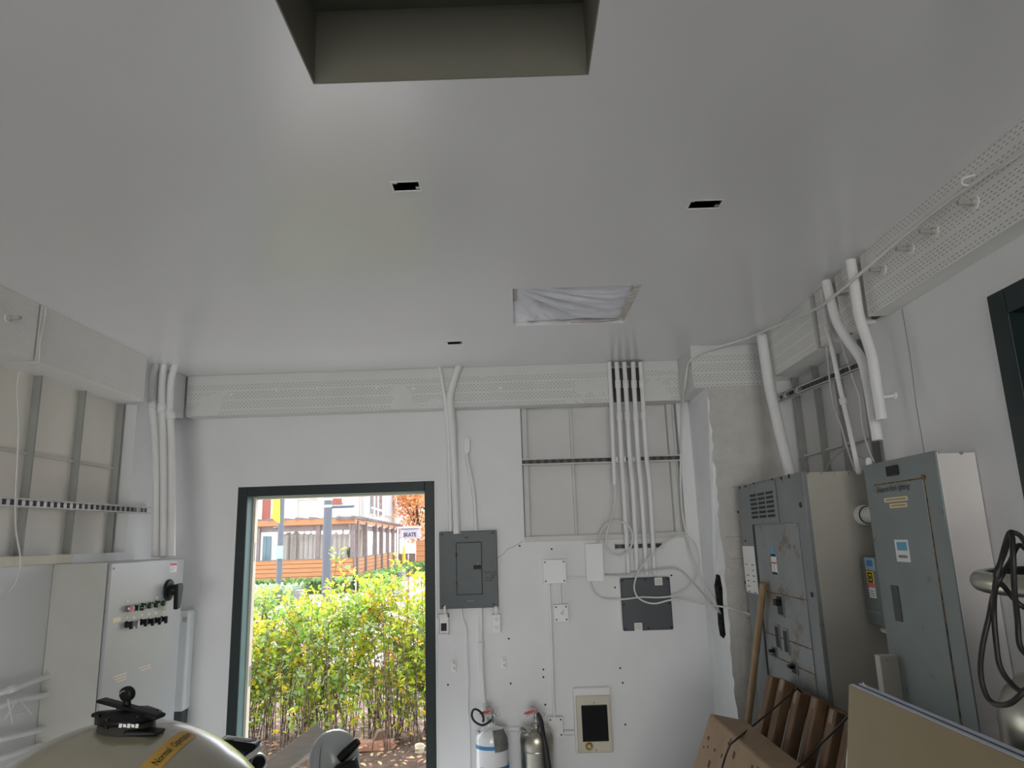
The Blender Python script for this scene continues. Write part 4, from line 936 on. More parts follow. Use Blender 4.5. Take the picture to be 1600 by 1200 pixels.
MB().tube([ca, ca.lerp(cb, .3), ca.lerp(cb, .8), cb], [.014, .016, .0135, .011], 14).build('clamp_lever', BLACK, t)
MB().obox(ca+Vector((.022, 0, -.030)), (.034, 0, .012), (0, .022, 0), (-.006, 0, .020)).build('clamp_block', BLACK, t, .005)
MB().obox(ca+Vector((.035, .015, -.058)), (.050, 0, .006), (0, .022, 0), (0, 0, .012)).build('clamp_band', ZINC, t, .004)
MB().obox(ca+Vector((-.02, .01, -.062)), (.030, 0, .010), (0, .02, 0), (0, 0, .008)).build('clamp_foot', BLACK, t, .004)
# plank
a, b = at(424, 1206, 1, 3.1), at(503, 1145, 1, 3.35)
d = (a-b).normalized(); a2 = a+d*.9
tag(MB().bar(a2, b, .085, .038, up=(.35, -.6, .7)).build('wood_plank', mat('door_lit_plank', (.74, .67, .60), .7, var=.15, ns=12, aniso=(1, 1, 8)), None, .002), 'pale bare plank slanting beside the grey domed canister', 'plank')  # pale wood lightened further to carry the light from the doorway
# black and blue valve peeking out behind the tank
p = at(378, 1168, 1, 2.6)
t = thing('hose_valve', 'black valve with blue body peeking out behind the big tan tank', 'valve', (p.x, p.y, 0))
MB().lathe([(.05, -.09), (.035, -.06), (.03, .0)], p, (0, 0, 1), 18).lathe([(.028, -p.z), (.03, -.09)], p, (0, 0, 1), 12).build('valve_body', mat('navy_plastic', (.015, .04, .10), .4, var=.1), t)
MB().obox(p+Vector((-.01, 0, .012)), (.062, 0, -.010), (0, .03, 0), (.004, 0, .014)).build('valve_cap', BLACK, t, .006)
MB().obox(p+Vector((.050, -.01, -.012)), (.024, 0, .016), (0, .02, 0), (-.004, 0, .007)).build('pale_clip', WHITEP, t, .003)
MB().tube(smooth([p+Vector((-.05, -.02, .030)), p+Vector((-.02, -.02, .034)), p+Vector((.03, -.02, .026)), p+Vector((.055, -.02, .03))]), .005, 8).build('bail', ZINC, t)
p = at(398, 1192, 1, 2.75)
t = thing('hose_coupling', 'grey and black ring coupling low between tan tank and plank', 'coupling', (p.x, p.y, 0))
MB().lathe([(.024, 0), (.032, .01), (.034, .03), (.028, .045)], p, (.5, -.7, .2), 24).build('collar', ZINC, t)
MB().lathe([(.022, .03), (.022, .050), (.0, .050)], p, (.5, -.7, .2), 20).build('opening', BLACK, t)
MB().cyl((p.x, p.y+.01, 0), (p.x, p.y+.01, p.z), .018, 12).build('pipe', PIPE, t)

# ------------------------------------------------------------------ fire extinguishers
def extinguisher(u, yv, label, white):
    ztop = bk(u, 1143, yv).z; x = bk(u, 1150, yv).x; R = 24*yv/FPX*.985
    t = thing('fire_extinguisher', label, 'fire extinguisher', (x, yv, 0), 'extinguishers on the floor at the back wall')
    body = WHITEE if white else STEEL
    c = Vector((x, yv, 0))
    h = ztop-.012
    if white: prof = [(R*.92, 0), (R, .02), (R, h-.03), (R*.97, h-.006), (R*.88, h+.013), (R*.70, h+.028), (R*.42, h+.038), (.022, h+.045), (.020, h+.06)]
    else: prof = [(R*.92, 0), (R, .02), (R, h-.06), (R*1.03, h-.05), (R*1.03, h-.02), (R*.98, h), (R*.86, h+.018), (R*.60, h+.028), (R*.30, h+.034), (.03, h+.042), (.03, h+.06)]
    MB().lathe(prof, c, (0, 0, 1), 40).build('cylinder', body, t)
    zn = h+.06
    MB().lathe([(.020, 0), (.024, .008), (.017, .02), (.016, .06), (.02, .065), (.014, .085)], (x, yv, zn-.01), (0, 0, 1), 18).build('valve_neck', ZINC, t)
    rp = at(u, 1110, 1, yv).z
    # levers: both point to the left
    s = -1
    MB().prism([(x+.045, yv-.010, zn+.055), (x+.02, yv-.010, zn+.075), (x+s*.060, yv-.010, zn+.060), (x+s*.075, yv-.010, zn+.050), (x+s*.02, yv-.010, zn+.052)], (0, .02, 0)).build('carry_handle', ZINC, t, .002)
    MB().prism([(x+.02, yv-.011, zn+.083), (x+.004, yv-.011, zn+.118), (x-.020, yv-.011, zn+.132), (x-.034, yv-.011, zn+.126), (x-.030, yv-.011, zn+.108), (x-.01, yv-.011, zn+.085)], (0, .022, 0)).build('squeeze_lever', mat('faded_pink_grey_lever', (.36, .22, .21), .45, var=.4, ns=30), t, .002)
    MB().prism([(x-.020, yv-.013, zn+.082), (x-.010, yv-.013, zn+.100), (x-.05, yv-.013, zn+.098), (x-.080, yv-.013, zn+.086), (x-.085, yv-.013, zn+.074), (x-.055, yv-.013, zn+.072)], (0, .006, 0)).build('red_tag', REDP, t, label='bright red tag')
    MB().tube([(x+.045+.018*math.cos(a), yv-.012+.006*math.sin(a), zn+.068+.012*math.sin(a)) for a in [PI*2*i/16 for i in range(16)]], .0018, 6, closed=True).build('pull_pin_ring', ZINC, t)
    if white:
        hs = [(x, yv-.015, zn+.03), (x-.03, yv-.03, zn+.008), (x-.07, yv-.04, zn+.0), (x-.115, yv-.045, zn+.03), (x-.135, yv-.045, zn+.075), (x-.125, yv-.04, zn+.115), (x-.100, yv-.035, zn+.118), (x-.07, yv-.03, zn+.09), (x-.055, yv-.028, zn+.05), (x-.058, yv-.02, zn+.018)]
        MB().tube(smooth(hs), .0085, 10).build('hose', BLACKR, t)
        m = MB(); hb = h-.015
        m.lathe([(R+.0012, 0), (R+.0012, .020)], (x, yv, hb-.05), (0, 0, 1), 40); m.build('blue_band', BLUE, t)
        m = MB(); ww = []; nn = 14
        for i in range(nn+1):
            a = math.radians(-82+ (70-(-82))*i/nn)-PI/2+math.radians(40)
            ww.append(a)
        vs = [(x+(R+.0014)*math.cos(a), yv+(R+.0014)*math.sin(a), z) for z in (h-.46, h-.155) for a in ww]
        m.add(vs, [(i, i+1, nn+2+i, nn+1+i) for i in range(nn)], 0, True); m.build('blue_label', BLUE, t)
        m = MB(); aa = [math.radians(-84+i*7.5) for i in range(9)]
        vs = [(x+rq_*math.cos(q_+dz), yv+rq_*math.sin(q_+dz)-.004, z) for z, dz, rq_ in ((h-.075, .10, R+.003), (h-.012, .05, R+.003), (h+.036, 0, R*.80)) for q_ in aa]
        m.add(vs, [(r*9+i, r*9+i+1, r*9+10+i, r*9+9+i) for r in range(2) for i in range(8)], 0, True)
        m.build('inspection_tag', mat('grey_card_tag', (.17, .17, .16), .7, var=.35, ns=35), t)
        MB().lathe([(.010, 0), (.008, .008), (0, .01)], (x-R*.78, yv-R*.35, h+.02), (-.5, -.3, 1), 10).build('lug', ZINC, t)
    else:
        MB().tube(smooth([(x+.012, yv-.02, zn+.05), (x+.028, yv-.06, zn+.02), (x+.038, yv-.10, zn-.05), (x+.050, yv-R-.018, h-.06), (x+.068, yv-R-.012, h-.20), (x+.085, yv-R-.005, h-.36)]), .012, 10).build('hose', BLACKR, t)
        MB().lathe([(R*1.002, 0), (R*1.012, .004), (R*1.002, .008)], (x, yv, h-.085), (0, 0, 1), 40).build('weld_ring', STEEL, t)
        MB().lathe([(.012, 0), (.012, .03)], (x-R*.70, yv-.02, h+.02), (-.6, -.2, .5), 10).build('pressure_port', ZINC, t)
        MB().lathe([(R+.0012, 0), (R+.0012, .16)], (x, yv, h-.42), (0, 0, 1), 40).build('lower_label', mat('silver_blue_label', (.42, .48, .52), .4, .3), t)
    for ch in t.children:
        if ch.name.split('.')[0] in ('valve_neck', 'carry_handle', 'squeeze_lever', 'red_tag', 'pull_pin_ring') or (white and ch.name.startswith('hose')):
            k_ = Vector((x, yv, h+.05))-Vector(t.location)
            ch.data.transform(Matrix.Translation(k_) @ Matrix.Diagonal((.82, .9, .70, 1)) @ Matrix.Translation(-k_))
_ext = extinguisher
_ext(768.5, 4.42, 'white fire extinguisher with blue bands standing by the back wall', True)
_ext(838.5, 4.42, 'stainless steel fire extinguisher beside the white one', False)

# ------------------------------------------------------------------ right foreground
# wooden pole
a = at(1193, 911, 0, 1.196); dlt = Vector((0, 0, 0))
b = at(1146, 1335, 0, 1.10)
d = (b-a).normalized(); k = (a.z-0.0)/-d.z
tag(MB().tube([a, a+d*k], .0175, 16).build('wooden_pole', POLE), 'round brown wooden pole leaning on the tall switchboard', 'pole')
# pallet leaning on the switchboard
lean = .345
def pal(y, z, off=0):      # point on the pallet's face plane
    return Vector((1.135-lean*(1.12-z)-off*.945, y, z+off*.33*.0))
t = thing('pallet', 'weathered wooden pallet leaning on the tall switchboard', 'pallet', (.80, 3.05, 0))
dn = (pal(3, 0)-pal(3, 1)).normalized(); nrm = Vector((-1, 0, lean)).normalized(); nrm = (nrm-dn*nrm.dot(dn)).normalized()
for i, y in enumerate((3.45, 3.305, 3.13, 2.96, 2.79, 2.655)):
    tp = pal(y, 1.105+(.006 if i % 2 else -.004)); bt = pal(y, .02)
    c = (tp+bt)/2; h = (bt-tp)/2
    bd = MB().obox(c-nrm*.014, h, Vector((0, .034, 0)), nrm*.021).build('slat', WOODOLD, t, .003)
    if i in (1, 2, 3, 4):
        MB().obox(tp+dn*.022+nrm*.008+Vector((0, -.008*(i % 2), 0)), dn*(.018+.006*(i % 3)), Vector((0, .014+.005*(i % 2), 0)), nrm*.0012).build('split_end', WOODEND, bd)
for z in (1.06, .55, .06):
    c = pal(3.05, z)-nrm*.060
    MB().obox(c, Vector((0, .44, 0)), dn*.045, nrm*.022).build('stringer', WOODOLD, t, .003)
# foam slab leaning on the pallet
def slab(y, z, off): return Vector((.832-.44*(.95-z)+off, y, z))
fy0, fy1 = 2.35, 3.45
t = thing('foam_slab', 'pitted tan foam slab leaning in front of the pallet', 'foam slab', (.55, 2.7, 0))
m = MB()
nu, nv_ = 16, 16
def fv(y, z, o): return slab(y, z, o)
ft, fb = .955, .02
f8 = [fv(fy0, fb, 0), fv(fy1, fb, 0), fv(fy1, ft, 0), fv(fy0, ft, 0), fv(fy0, fb+.04, .125), fv(fy1-.14, fb+.04, .125), fv(fy1-.14, ft, .115), fv(fy0, ft, .125)]
m.add(f8, [(0, 1, 2, 3), (4, 7, 6, 5), (0, 4, 5, 1), (3, 2, 6, 7), (1, 5, 6, 2), (0, 3, 7, 4)])
m.build('foam_block', FOAM, t, .008, 3)
q = MB(); rr = random.Random(8)
for i in range(70):
    y = fy0+.03+rr.random()*(fy1-fy0-.06); z = .50+rr.random()*.44; p = fv(y, z, -.0015)
    s = .003+.007*rr.random()**2
    q.obox(p, Vector((0, s, s*rr.uniform(-.6, .6))), Vector((.44, 0, 1)).normalized()*s*rr.uniform(.4, 1.6), Vector((.001, 0, 0)))
q.build('pits', mat('dark_pit', (.09, .055, .035), .9), t)
# black cord tied round pallet and slab
cord([at(1252, 1081, 0, 1.13), at(1246, 1076, 0, 1.09), at(1238, 1083, 0, 1.07), at(1180, 1131, 0, .99), at(1158, 1149, 2, .962), at(1141, 1163, 2, .958), at(1134, 1180, 0, .785), at(1128, 1200, 0, .745), at(1120, 1260, 0, .64)], .004, 'tie_cord', 'black cord tied over the foam slab and pallet, far one', BLACKR, k=1)
cord([at(1325, 1120, 0, 1.07), at(1316, 1129, 0, 1.055), at(1283, 1162, 0, 1.03), at(1252, 1195, 2, .962), at(1226, 1216, 2, .958), at(1218, 1245, 0, .76)], .004, 'tie_cord', 'black cord tied over the foam slab and pallet, near one', BLACKR, k=1)
# tan hardboard with blue-white double edge
hy0, hy1, hz = 1.02, 1.985, 1.352
t = thing('hardboard_panel', 'tan board with blue-white double edge leaning in the right foreground', 'board', (.74, 1.5, 0))
ln = .16
def hb(y, z, off=0): return Vector((.848-ln*(hz-z)+off, y, z))
def sheet(o0, o1, name, mt, zt, bev=.0):
    return MB().prism([hb(hy0, 0.0, o0), hb(hy1, 0.0, o0), hb(hy1, zt, o0), hb(hy0, zt, o0)], (o1-o0, 0, 0)).build(name, mt, t, bev)
sheet(0, .003, 'front_face', HARD, hz-.002)
sheet(.003, .013, 'front_sheet', EDGE, hz)
sheet(.013, .025, 'core', EDGED, hz-.0015)
sheet(.025, .034, 'rear_sheet', EDGE, hz+.001)
q = MB(); pts = [hb(hy1+.0005, 1.2, 0), hb(hy1+.006, 1.17, 0), hb(hy1+.005, 1.12, 0), hb(hy1+.014, 1.06, 0), hb(hy1+.010, .95, 0), hb(hy1+.0005, .93, 0)]
q.prism(pts, (.004, 0, 0)); q.build('torn_paper', PAPER, t)
MB().prism([hb(hy1-.05, hz, .020), hb(hy1-.03, hz+.010, .021), hb(hy1-.025, hz, .022)], (.002, 0, 0)).build('chipped_corner', PAPER, t)
# stainless gas cylinder (dewar) with halo ring
dc = Vector((1.185, 1.45, 0)); R = .252
t = thing('dewar_tank', 'stainless steel gas dewar with ring handle at the right edge', 'gas tank', dc)
MB().lathe([(R*.94, 0), (R, .02), (R, 1.30), (R*1.005, 1.31), (R*1.005, 1.325), (R, 1.33), (R, 1.36), (R*.985, 1.385), (R*.93, 1.415), (R*.82, 1.44), (R*.6, 1.462), (R*.3, 1.472), (0, 1.474)], dc, (0, 0, 1), 64).build('tank_body', STEEL, t)
MB().tube([dc+Vector(((R-.012)*math.cos(a), (R-.012)*math.sin(a), 1.632)) for a in [2*PI*i/56 for i in range(56)]], .021, 14, closed=True).build('ring_handle', STEEL, t)
for a in (0, 70, 290):
    a = math.radians(a); e = Vector((math.cos(a), math.sin(a), 0))
    MB().bar(dc+e*(R-.03)+Vector((0, 0, 1.42)), dc+e*(R-.012)+Vector((0, 0, 1.62)), .05, .006, up=e).build('ring_post', CREAM, t)
MB().lathe([(.03, 0), (.03, .05), (.018, .06), (.018, .10)], dc+Vector((0, 0, 1.473)), (0, 0, 1), 16).build('valve', BRASS, t)
# black cable coil hanging on the ring
def rg(u, v, y=1.45): return at(u, v, 1, y)
cp = [rg(1612, 868, 1.42), rg(1592, 852, 1.40), rg(1578, 878, 1.36), rg(1562, 905, 1.335), rg(1552, 930, 1.36), rg(1545, 965, 1.38), rg(1535, 1010, 1.38), rg(1532, 1050, 1.37), rg(1540, 1085, 1.36), rg(1555, 1100, 1.34), rg(1578, 1099, 1.30), rg(1600, 1080, 1.28), rg(1625, 1050, 1.28), rg(1640, 990, 1.30), rg(1620, 900, 1.33), rg(1600, 845, 1.35), rg(1583, 832, 1.36), rg(1575, 838, 1.35), rg(1563, 880, 1.335), rg(1555, 915, 1.34), rg(1553, 955, 1.37), rg(1556, 1000, 1.37), rg(1562, 1040, 1.365), rg(1578, 1066, 1.35), rg(1600, 1080, 1.33), rg(1630, 1060, 1.33), rg(1640, 980, 1.34), rg(1610, 955, 1.35), rg(1590, 942, 1.36), rg(1570, 918, 1.35), rg(1556, 900, 1.335), rg(1568, 868, 1.34), rg(1580, 836, 1.33), rg(1583, 870, 1.31), rg(1585, 920, 1.32), rg(1590, 970, 1.34), rg(1594, 1010, 1.345), rg(1612, 1030, 1.35)]
cord(cp, .0048, 'cable_coil', 'black cable coil hung over the steel ring handle at right', BLACKR, 'cable', k=7, n=8)
# ------------------------------------------------------------------ outdoors
LEAVES = [leaf_mat('leaf_green', (.20, .36, .045)), leaf_mat('leaf_yellow_green', (.48, .56, .05)), leaf_mat('leaf_yellow', (.68, .52, .04)), leaf_mat('leaf_orange', (.58, .25, .04)), leaf_mat('leaf_pale_green', (.34, .46, .20))]
STEM = mat('shrub_stem', (.085, .052, .034), .8, var=.4, ns=12)
MULCH = mat('leaf_mulch', (.10, .062, .045), .95, var=.5, ns=14, bp=1, bs=24, spots=(.24, .16, .09), spot_amt=.58, spot_scale=26)
PAVE = mat('pink_paving', (.25, .175, .165), .85, var=.12, ns=3, bp=.2, bs=20)
YARD = mat('pale_yard_concrete', (.52, .49, .46), .85, var=.1, ns=4)
struct(MB().box(-60, 60, 11, 110, -.25, -.06), 'ground', PAVE)
struct(MB().box(-60, 60, -30, YR-.15, -.25, -.02), 'trim_9', mat('asphalt', (.22, .22, .21), .9, var=.2, ns=20), 'dark asphalt behind the room')
struct(MB().box(-12, 8, D+.15, 6.05, -.25, -.04), 'trim_7', YARD, 'pale concrete apron outside the doorway')
m = MB(); nx, ny = 48, 24; rr = random.Random(5); vs = []
for j in range(ny+1):
    for i in range(nx+1): vs.append((-12+20*i/nx, 6.05+4.95*j/ny, -.05+.05*rr.random()))
m.add(vs, [(j*(nx+1)+i, j*(nx+1)+i+1, (j+1)*(nx+1)+i+1, (j+1)*(nx+1)+i) for j in range(ny) for i in range(nx)])
struct(m, 'trim_8', MULCH, 'bare planting bed covered in mulch outside the doorway')
def leaf(mb, p, d, n, L, W, mi):
    """one pointed oval leaf, folded a little along its midrib"""
    d = d.normalized(); s = d.cross(n).normalized()
    n = s.cross(d)
    vs = [p, p+d*L*.3+s*W*.5+n*L*.06, p+d*L*.7+s*W*.42+n*L*.04, p+d*L-n*L*.08, p+d*L*.7-s*W*.42+n*L*.04, p+d*L*.3-s*W*.5+n*L*.06]
    mb.add(vs, [(0, 1, 2, 3), (0, 3, 4, 5)], mi)
def rnd(rr, s=1): return Vector((rr.uniform(-s, s), rr.uniform(-s, s), rr.uniform(-s, s)))
def shrub(cx, cy, wx, wy, h, nst, seed, label, wt, lsize=.054, per=64, base=-.03):
    rr = random.Random(seed); t = thing('shrub', label, 'shrub', (cx, cy, base), 'shrubs outside the doorway'); F = MB(); S = MB()
    for k in range(nst):
        bx, by = cx+rr.uniform(-.42, .42)*wx, cy+rr.uniform(-.42, .42)*wy
        tx, ty = cx+rr.uniform(-.5, .5)*wx, cy+rr.uniform(-.5, .5)*wy
        hh = h*rr.uniform(.62, 1.0)*(1-.25*abs(tx-cx)/wx)
        if rr.random() < .14: hh *= 1.13
        P = smooth([(bx, by, base), (bx*.7+tx*.3+rr.uniform(-.08, .08), by*.7+ty*.3, hh*.42), (tx, ty, hh)], 7)
        S.tube(P, [.0055-.0038*i/len(P) for i in range(len(P))], 4, caps=False)
        wk = rr.choices(range(5), wt)[0]
        for q in range(per):
            f = .12+.88*(rr.random()**.8); i = min(len(P)-2, int(f*(len(P)-1))); p = P[i].lerp(P[i+1], f*(len(P)-1)-i)
            dr = rnd(rr); dr.z = abs(dr.z)*.6; dr.normalize()
            tw = rr.uniform(.03, .20)*(1.15-f*.5)
            e = p+dr*tw
            if tw > .09 and rr.random() < .5: S.tube([p, e], .0015, 3, caps=False)
            mi = wk if rr.random() < .55 else rr.choices(range(5), wt)[0]
            if p.z < h*.22 and rr.random() < .5: continue
            for s in range(3):
                ld = (dr+rnd(rr, .9)).normalized(); leaf(F, e+rnd(rr, .02), ld, Vector((rr.uniform(-.6, .6), rr.uniform(-.9, .2), 1)), lsize*rr.uniform(.6, 1.25), lsize*.52*rr.uniform(.8, 1.2), mi)
    for q in range(nst):      # bare dry stems near the ground
        bx, by = cx+rr.uniform(-.5, .5)*wx, cy+rr.uniform(-.55, .3)*wy
        S.tube([(bx, by, base), (bx+rr.uniform(-.12, .12), by+rr.uniform(-.06, .06), rr.uniform(.3, .8)*h)], [.005, .002], 4, caps=False)
    F.build('foliage', LEAVES, t); S.build('stems', STEM, t)
    return t
shrub(-2.45, 7.25, 1.1, 1.0, 1.40, 34, 1, 'leafy yellow-green shrub at the left side of the doorway view', (4, 9, 3, .2, 3))
shrub(-1.72, 7.15, 1.1, 1.0, 1.55, 36, 2, 'leafy green and yellow shrub in the middle of the doorway view', (4, 8, 3, .3, 3))
shrub(-1.00, 7.20, 1.0, 1.0, 1.55, 36, 3, 'leafy shrub with yellow and orange leaves at the right side of the doorway view', (4, 8, 4, .7, 3))
shrub(-3.35, 7.6, 1.1, 1.0, 1.25, 26, 4, 'leafy shrub mostly hidden by the left door jamb', (5, 6, 3, .4, 2))
shrub(-.15, 7.3, 1.0, 1.0, 1.35, 26, 6, 'leafy shrub mostly hidden by the right door jamb', (5, 6, 3, .4, 2))
# tall sprigs rising above the mass
for x, y, h, s, lb in ((-1.79, 6.95, 1.72, 31, 'thin tall sprig with yellow-orange leaves in front of the big lamp post'), (-1.22, 7.0, 1.66, 32, 'thin arching bright green sprig right of the black bollard'), (-.86, 6.9, 1.58, 33, 'thin green sprig close to the right door jamb')):
    rr = random.Random(s); t = thing('shrub_sprig', lb, 'shrub', (x, y, -.03), None); F = MB(); S = MB()
    P = smooth([(x, y, -.03), (x-.03, y, h*.5), (x+.06, y, h)], 10); S.tube(P, [.006-.0045*i/len(P) for i in range(len(P))], 4, caps=False)
    for q in range(70):
        f = .45+.55*rr.random(); i = min(len(P)-2, int(f*(len(P)-1))); p = P[i]
        dr = rnd(rr); dr.z = abs(dr.z); e = p+dr.normalized()*rr.uniform(.01, .085)
        leaf(F, e, (dr+rnd(rr, .6)), Vector((rr.uniform(-.6, .6), -.5, 1)), .055*rr.uniform(.6, 1.2), .028, rr.choices(range(5), (3, 5, 4, 1, 2) if s == 31 else (5, 8, 1, 0, 2))[0])
    F.build('foliage', LEAVES, t); S.build('stem', STEM, t)
# fallen leaves on the bed
m = MB(); rr = random.Random(77)
for i in range(1500):
    p = Vector((rr.uniform(-3.4, .6), rr.uniform(6.1, 8.2), .02+.02*rr.random()))
    leaf(m, p, Vector((rr.uniform(-1, 1), rr.uniform(-1, 1), rr.uniform(-.1, .3))), Vector((rr.uniform(-.4, .4), rr.uniform(-.4, .4), 1)), rr.uniform(.03, .07), rr.uniform(.02, .04), rr.randrange(3))
tag(m.build('fallen_leaves', [mat('dry_leaf_brown', (.28, .15, .08), .8), mat('dry_leaf_tan', (.50, .33, .17), .8), mat('dry_leaf_rose', (.50, .26, .18), .8)]), 'dry fallen leaves scattered on the planting bed outside', 'leaves', None, 'stuff')
# pot ring and bits of wood
p = at(655, 1178, 2, -.02)
t = thing('plant_pot', 'small cream plastic pot lying open on the bed by the right jamb', 'pot', (p.x, p.y, -.03))
CRP = mat('cream_pot_plastic', (.60, .53, .40), .5)
MB().lathe([(.036, 0), (.042, .075), (.044, .085), (.040, .085), (.038, .07), (.034, .006), (0, .006)], (p.x, p.y, -.03), (.1, -.25, 1), 24).build('pot_wall', CRP, t)
a, b = at(586, 1160, 2, .02), at(600, 1143, 2, .10)
tag(MB().bar((a.x, a.y, .015), (b.x, b.y-.1, .14), .09, .03).build('wood_offcut', mat('grey_offcut', (.26, .19, .13), .8, var=.3, ns=14)), 'flat grey wood offcut propped among the shrub stems', 'wood')
a = at(592, 1164, 2, .01)
tag(MB().box(a.x-.17, a.x+.13, a.y-.05, a.y+.05, -.03, .05).build('red_brick_edging', mat('red_brick', (.36, .18, .12), .85, var=.2, ns=12), None, .006), 'dull red brick lying at the foot of the shrubs', 'brick')
# ---- street furniture
POST = mat('lamp_post_grey', (.11, .125, .15), .5, var=.06)
def up_at(u, v, Y): return at(u, v, 1, Y)
Yp = 17.0; c = up_at(510, 900, Yp); rp = 6.2/FPX*Yp
t = thing('lamp_post', 'thick dark grey lamp post nearer the doorway with side arm', 'lamp post', (c.x, Yp, -.06), 'grey lamp posts')
MB().lathe([(rp*1.6, 0), (rp*1.6, .25), (rp*1.1, .35), (rp*1.06, 1.0), (rp*.92, 6.0)], (c.x, Yp, -.06), (0, 0, 1), 24).build('post', POST, t)
for v in (782, 793): MB().lathe([(rp*1.05, 0), (rp*1.12, .01), (rp*1.12, .045), (rp*1.05, .055)], (c.x, Yp, up_at(510, v, Yp).z), (0, 0, 1), 24).build('clamp_band', WHITEP, t)
e = up_at(552, 792, Yp); f = up_at(516, 792, Yp); MB().tube([(f.x-.03, Yp, f.z), (e.x, Yp, f.z)], .035, 12).lathe([(.05, 0), (.05, .04)], (e.x-.02, Yp, f.z-.02), (0, 0, 1), 12).build('side_arm', mat('blue_grey_arm', (.09, .14, .19), .4), t)
Yq = 27.3; c = up_at(436, 905, Yq); rq = 4.0/FPX*Yq
t = thing('lamp_post', 'grey lamp post with yellow banner and pale blue sign, farther off', 'lamp post', (c.x, Yq, -.06), 'grey lamp posts')
MB().lathe([(rq*1.6, 0), (rq*1.6, .30), (rq*1.1, .42), (rq*.95, 7.0)], (c.x, Yq, -.06), (0, 0, 1), 20).build('post', POST, t)
a, b = up_at(428, 775, Yq), up_at(437, 819, Yq)
mb = MB(); zz = [a.z+1.2, a.z, (a.z*2+b.z)/3, b.z+.35, b.z]; 
P = [(up_at(428.5, 770, Yq).x, zz[0]), (up_at(427.5, 800, Yq).x, up_at(428, 803, Yq).z), (up_at(425, 805, Yq).x, up_at(428, 808, Yq).z), (up_at(432, 813, Yq).x, up_at(432, 814, Yq).z), (up_at(439, 818, Yq).x, up_at(439, 818, Yq).z), (up_at(438, 770, Yq).x, zz[0])]
mb.prism([(x, Yq-rq-.03, z) for x, z in P], (0, .02, 0)); mb.build('yellow_banner', mat('yellow_banner_cloth', (.75, .66, .06), .7, var=.08), t)
a, b = up_at(433.5, 853, Yq), up_at(443.5, 873, Yq)
MB().box(a.x, b.x, Yq-rq-.04, Yq-rq-.02, b.z, a.z).build('sign_plate', mat('pale_blue_sign', (.36, .62, .68), .5, var=.06), t, .01)
p = up_at(427, 825.5, Yq); MB().tube([(p.x, Yq, p.z), (c.x, Yq, p.z+.05)], .03, 8).build('banner_arm', POST, t)
Yb = 26.5; p = up_at(553, 916, Yb)
t = thing('bollard', 'slim black bollard in front of the clipped hedge', 'bollard', (p.x, Yb, -.06))
h = up_at(553, 898, Yb).z
MB().lathe([(.07, -.06), (.055, -.02), (.045, 0), (.045, h-.04), (.03, h), (0, h+.01)], (p.x, Yb, 0), (0, 0, 1), 14).build('post', BLACK, t)
MB().box(p.x+.05, p.x+.09, Yb-.02, Yb+.02, -.06, h-.1).build('side_strip', CREAM, t)
p = up_at(467, 940, 23); tag(MB().box(p.x-.12, p.x+.12, 22.9, 23.2, -.06, up_at(467, 922, 23).z).build('concrete_block', mat('grey_block', (.24, .24, .25), .85, var=.1), None, .02), 'grey concrete block on the paving between shrub tops and lamp posts', 'block')
p = up_at(626, 903, 36); tag(MB().box(p.x-.2, p.x+.22, 35.9, 36.3, -.06, up_at(630, 893, 36).z).build('concrete_planter', mat('grey_planter', (.28, .27, .27), .85, var=.1), None, .02), 'low grey concrete planter block on the pink paving at right', 'block')
# ---- hedges
HEDGE = [leaf_mat('hedge_green', (.10, .19, .06)), leaf_mat('hedge_light', (.20, .30, .10))]
SAGE = [leaf_mat('sage_leaf', (.30, .40, .24)), leaf_mat('sage_pale', (.46, .54, .40))]
def hedge(path, wd, h, n, size, mats, label, cat, name, seed, z0=-.06):
    rr = random.Random(seed); t = thing(name, label, cat, Vector(path[0])+Vector((0, 0, z0)))
    core = MB(); P = [Vector((p[0], p[1], z0)) for p in path]
    for a, b in zip(P, P[1:]): core.bar(a+Vector((0, 0, h*.46)), b+Vector((0, 0, h*.46)), wd*.84, h*.90)
    core.build('inner_growth', mats[0], t)
    F = MB()
    for i in range(n):
        k = rr.randrange(len(P)-1); a, b = P[k], P[k+1]; p = a.lerp(b, rr.random()); d = (b-a).normalized(); s = d.cross(Vector((0, 0, 1)))
        th = rr.uniform(0, PI); q = p+s*math.cos(th)*wd*.5*rr.uniform(.86, 1.06)+Vector((0, 0, max(.02, h*min(1, (math.sin(th)*1.35))*rr.uniform(.25, 1.05) if rr.random() < .5 else h*rr.uniform(.9, 1.06))))
        leaf(F, q, rnd(rr), rnd(rr)+Vector((0, -.3, .6)), size*rr.uniform(.6, 1.2), size*.6, rr.randrange(2))
    F.build('foliage', mats, t); return t
c0, c1, c2, c3 = up_at(380, 904, 28.5), up_at(556, 902, 28.5), up_at(640, 884, 43), up_at(680, 880, 48)
hedge([(c0.x-2, 28.5, 0), (c1.x, 28.5, 0)], .9, .46, 2600, .16, HEDGE, 'low clipped hedge along the front of the timber fence', 'hedge', 'clipped_hedge', 3)
hedge([(c1.x+.1, 28.5, 0), (c2.x, 43, 0), (c3.x, 48, 0)], .9, .48, 3200, .18, HEDGE, 'clipped hedge running back along the right side of the timber fence', 'hedge', 'clipped_hedge', 4)
p = up_at(420, 925, 24)
hedge([(p.x-1.6, 24, 0), (p.x+.9, 24, 0)], 1.6, .50, 1600, .13, SAGE, 'low sage-grey bush patch left of the lamp post base', 'bush', 'sage_bush', 5)
hedge([(up_at(452, 918, 26).x, 26, 0), (up_at(478, 918, 26).x, 26, 0)], .9, .48, 700, .13, HEDGE, 'small dark green bush between the two lamp posts', 'bush', 'round_bush', 6)
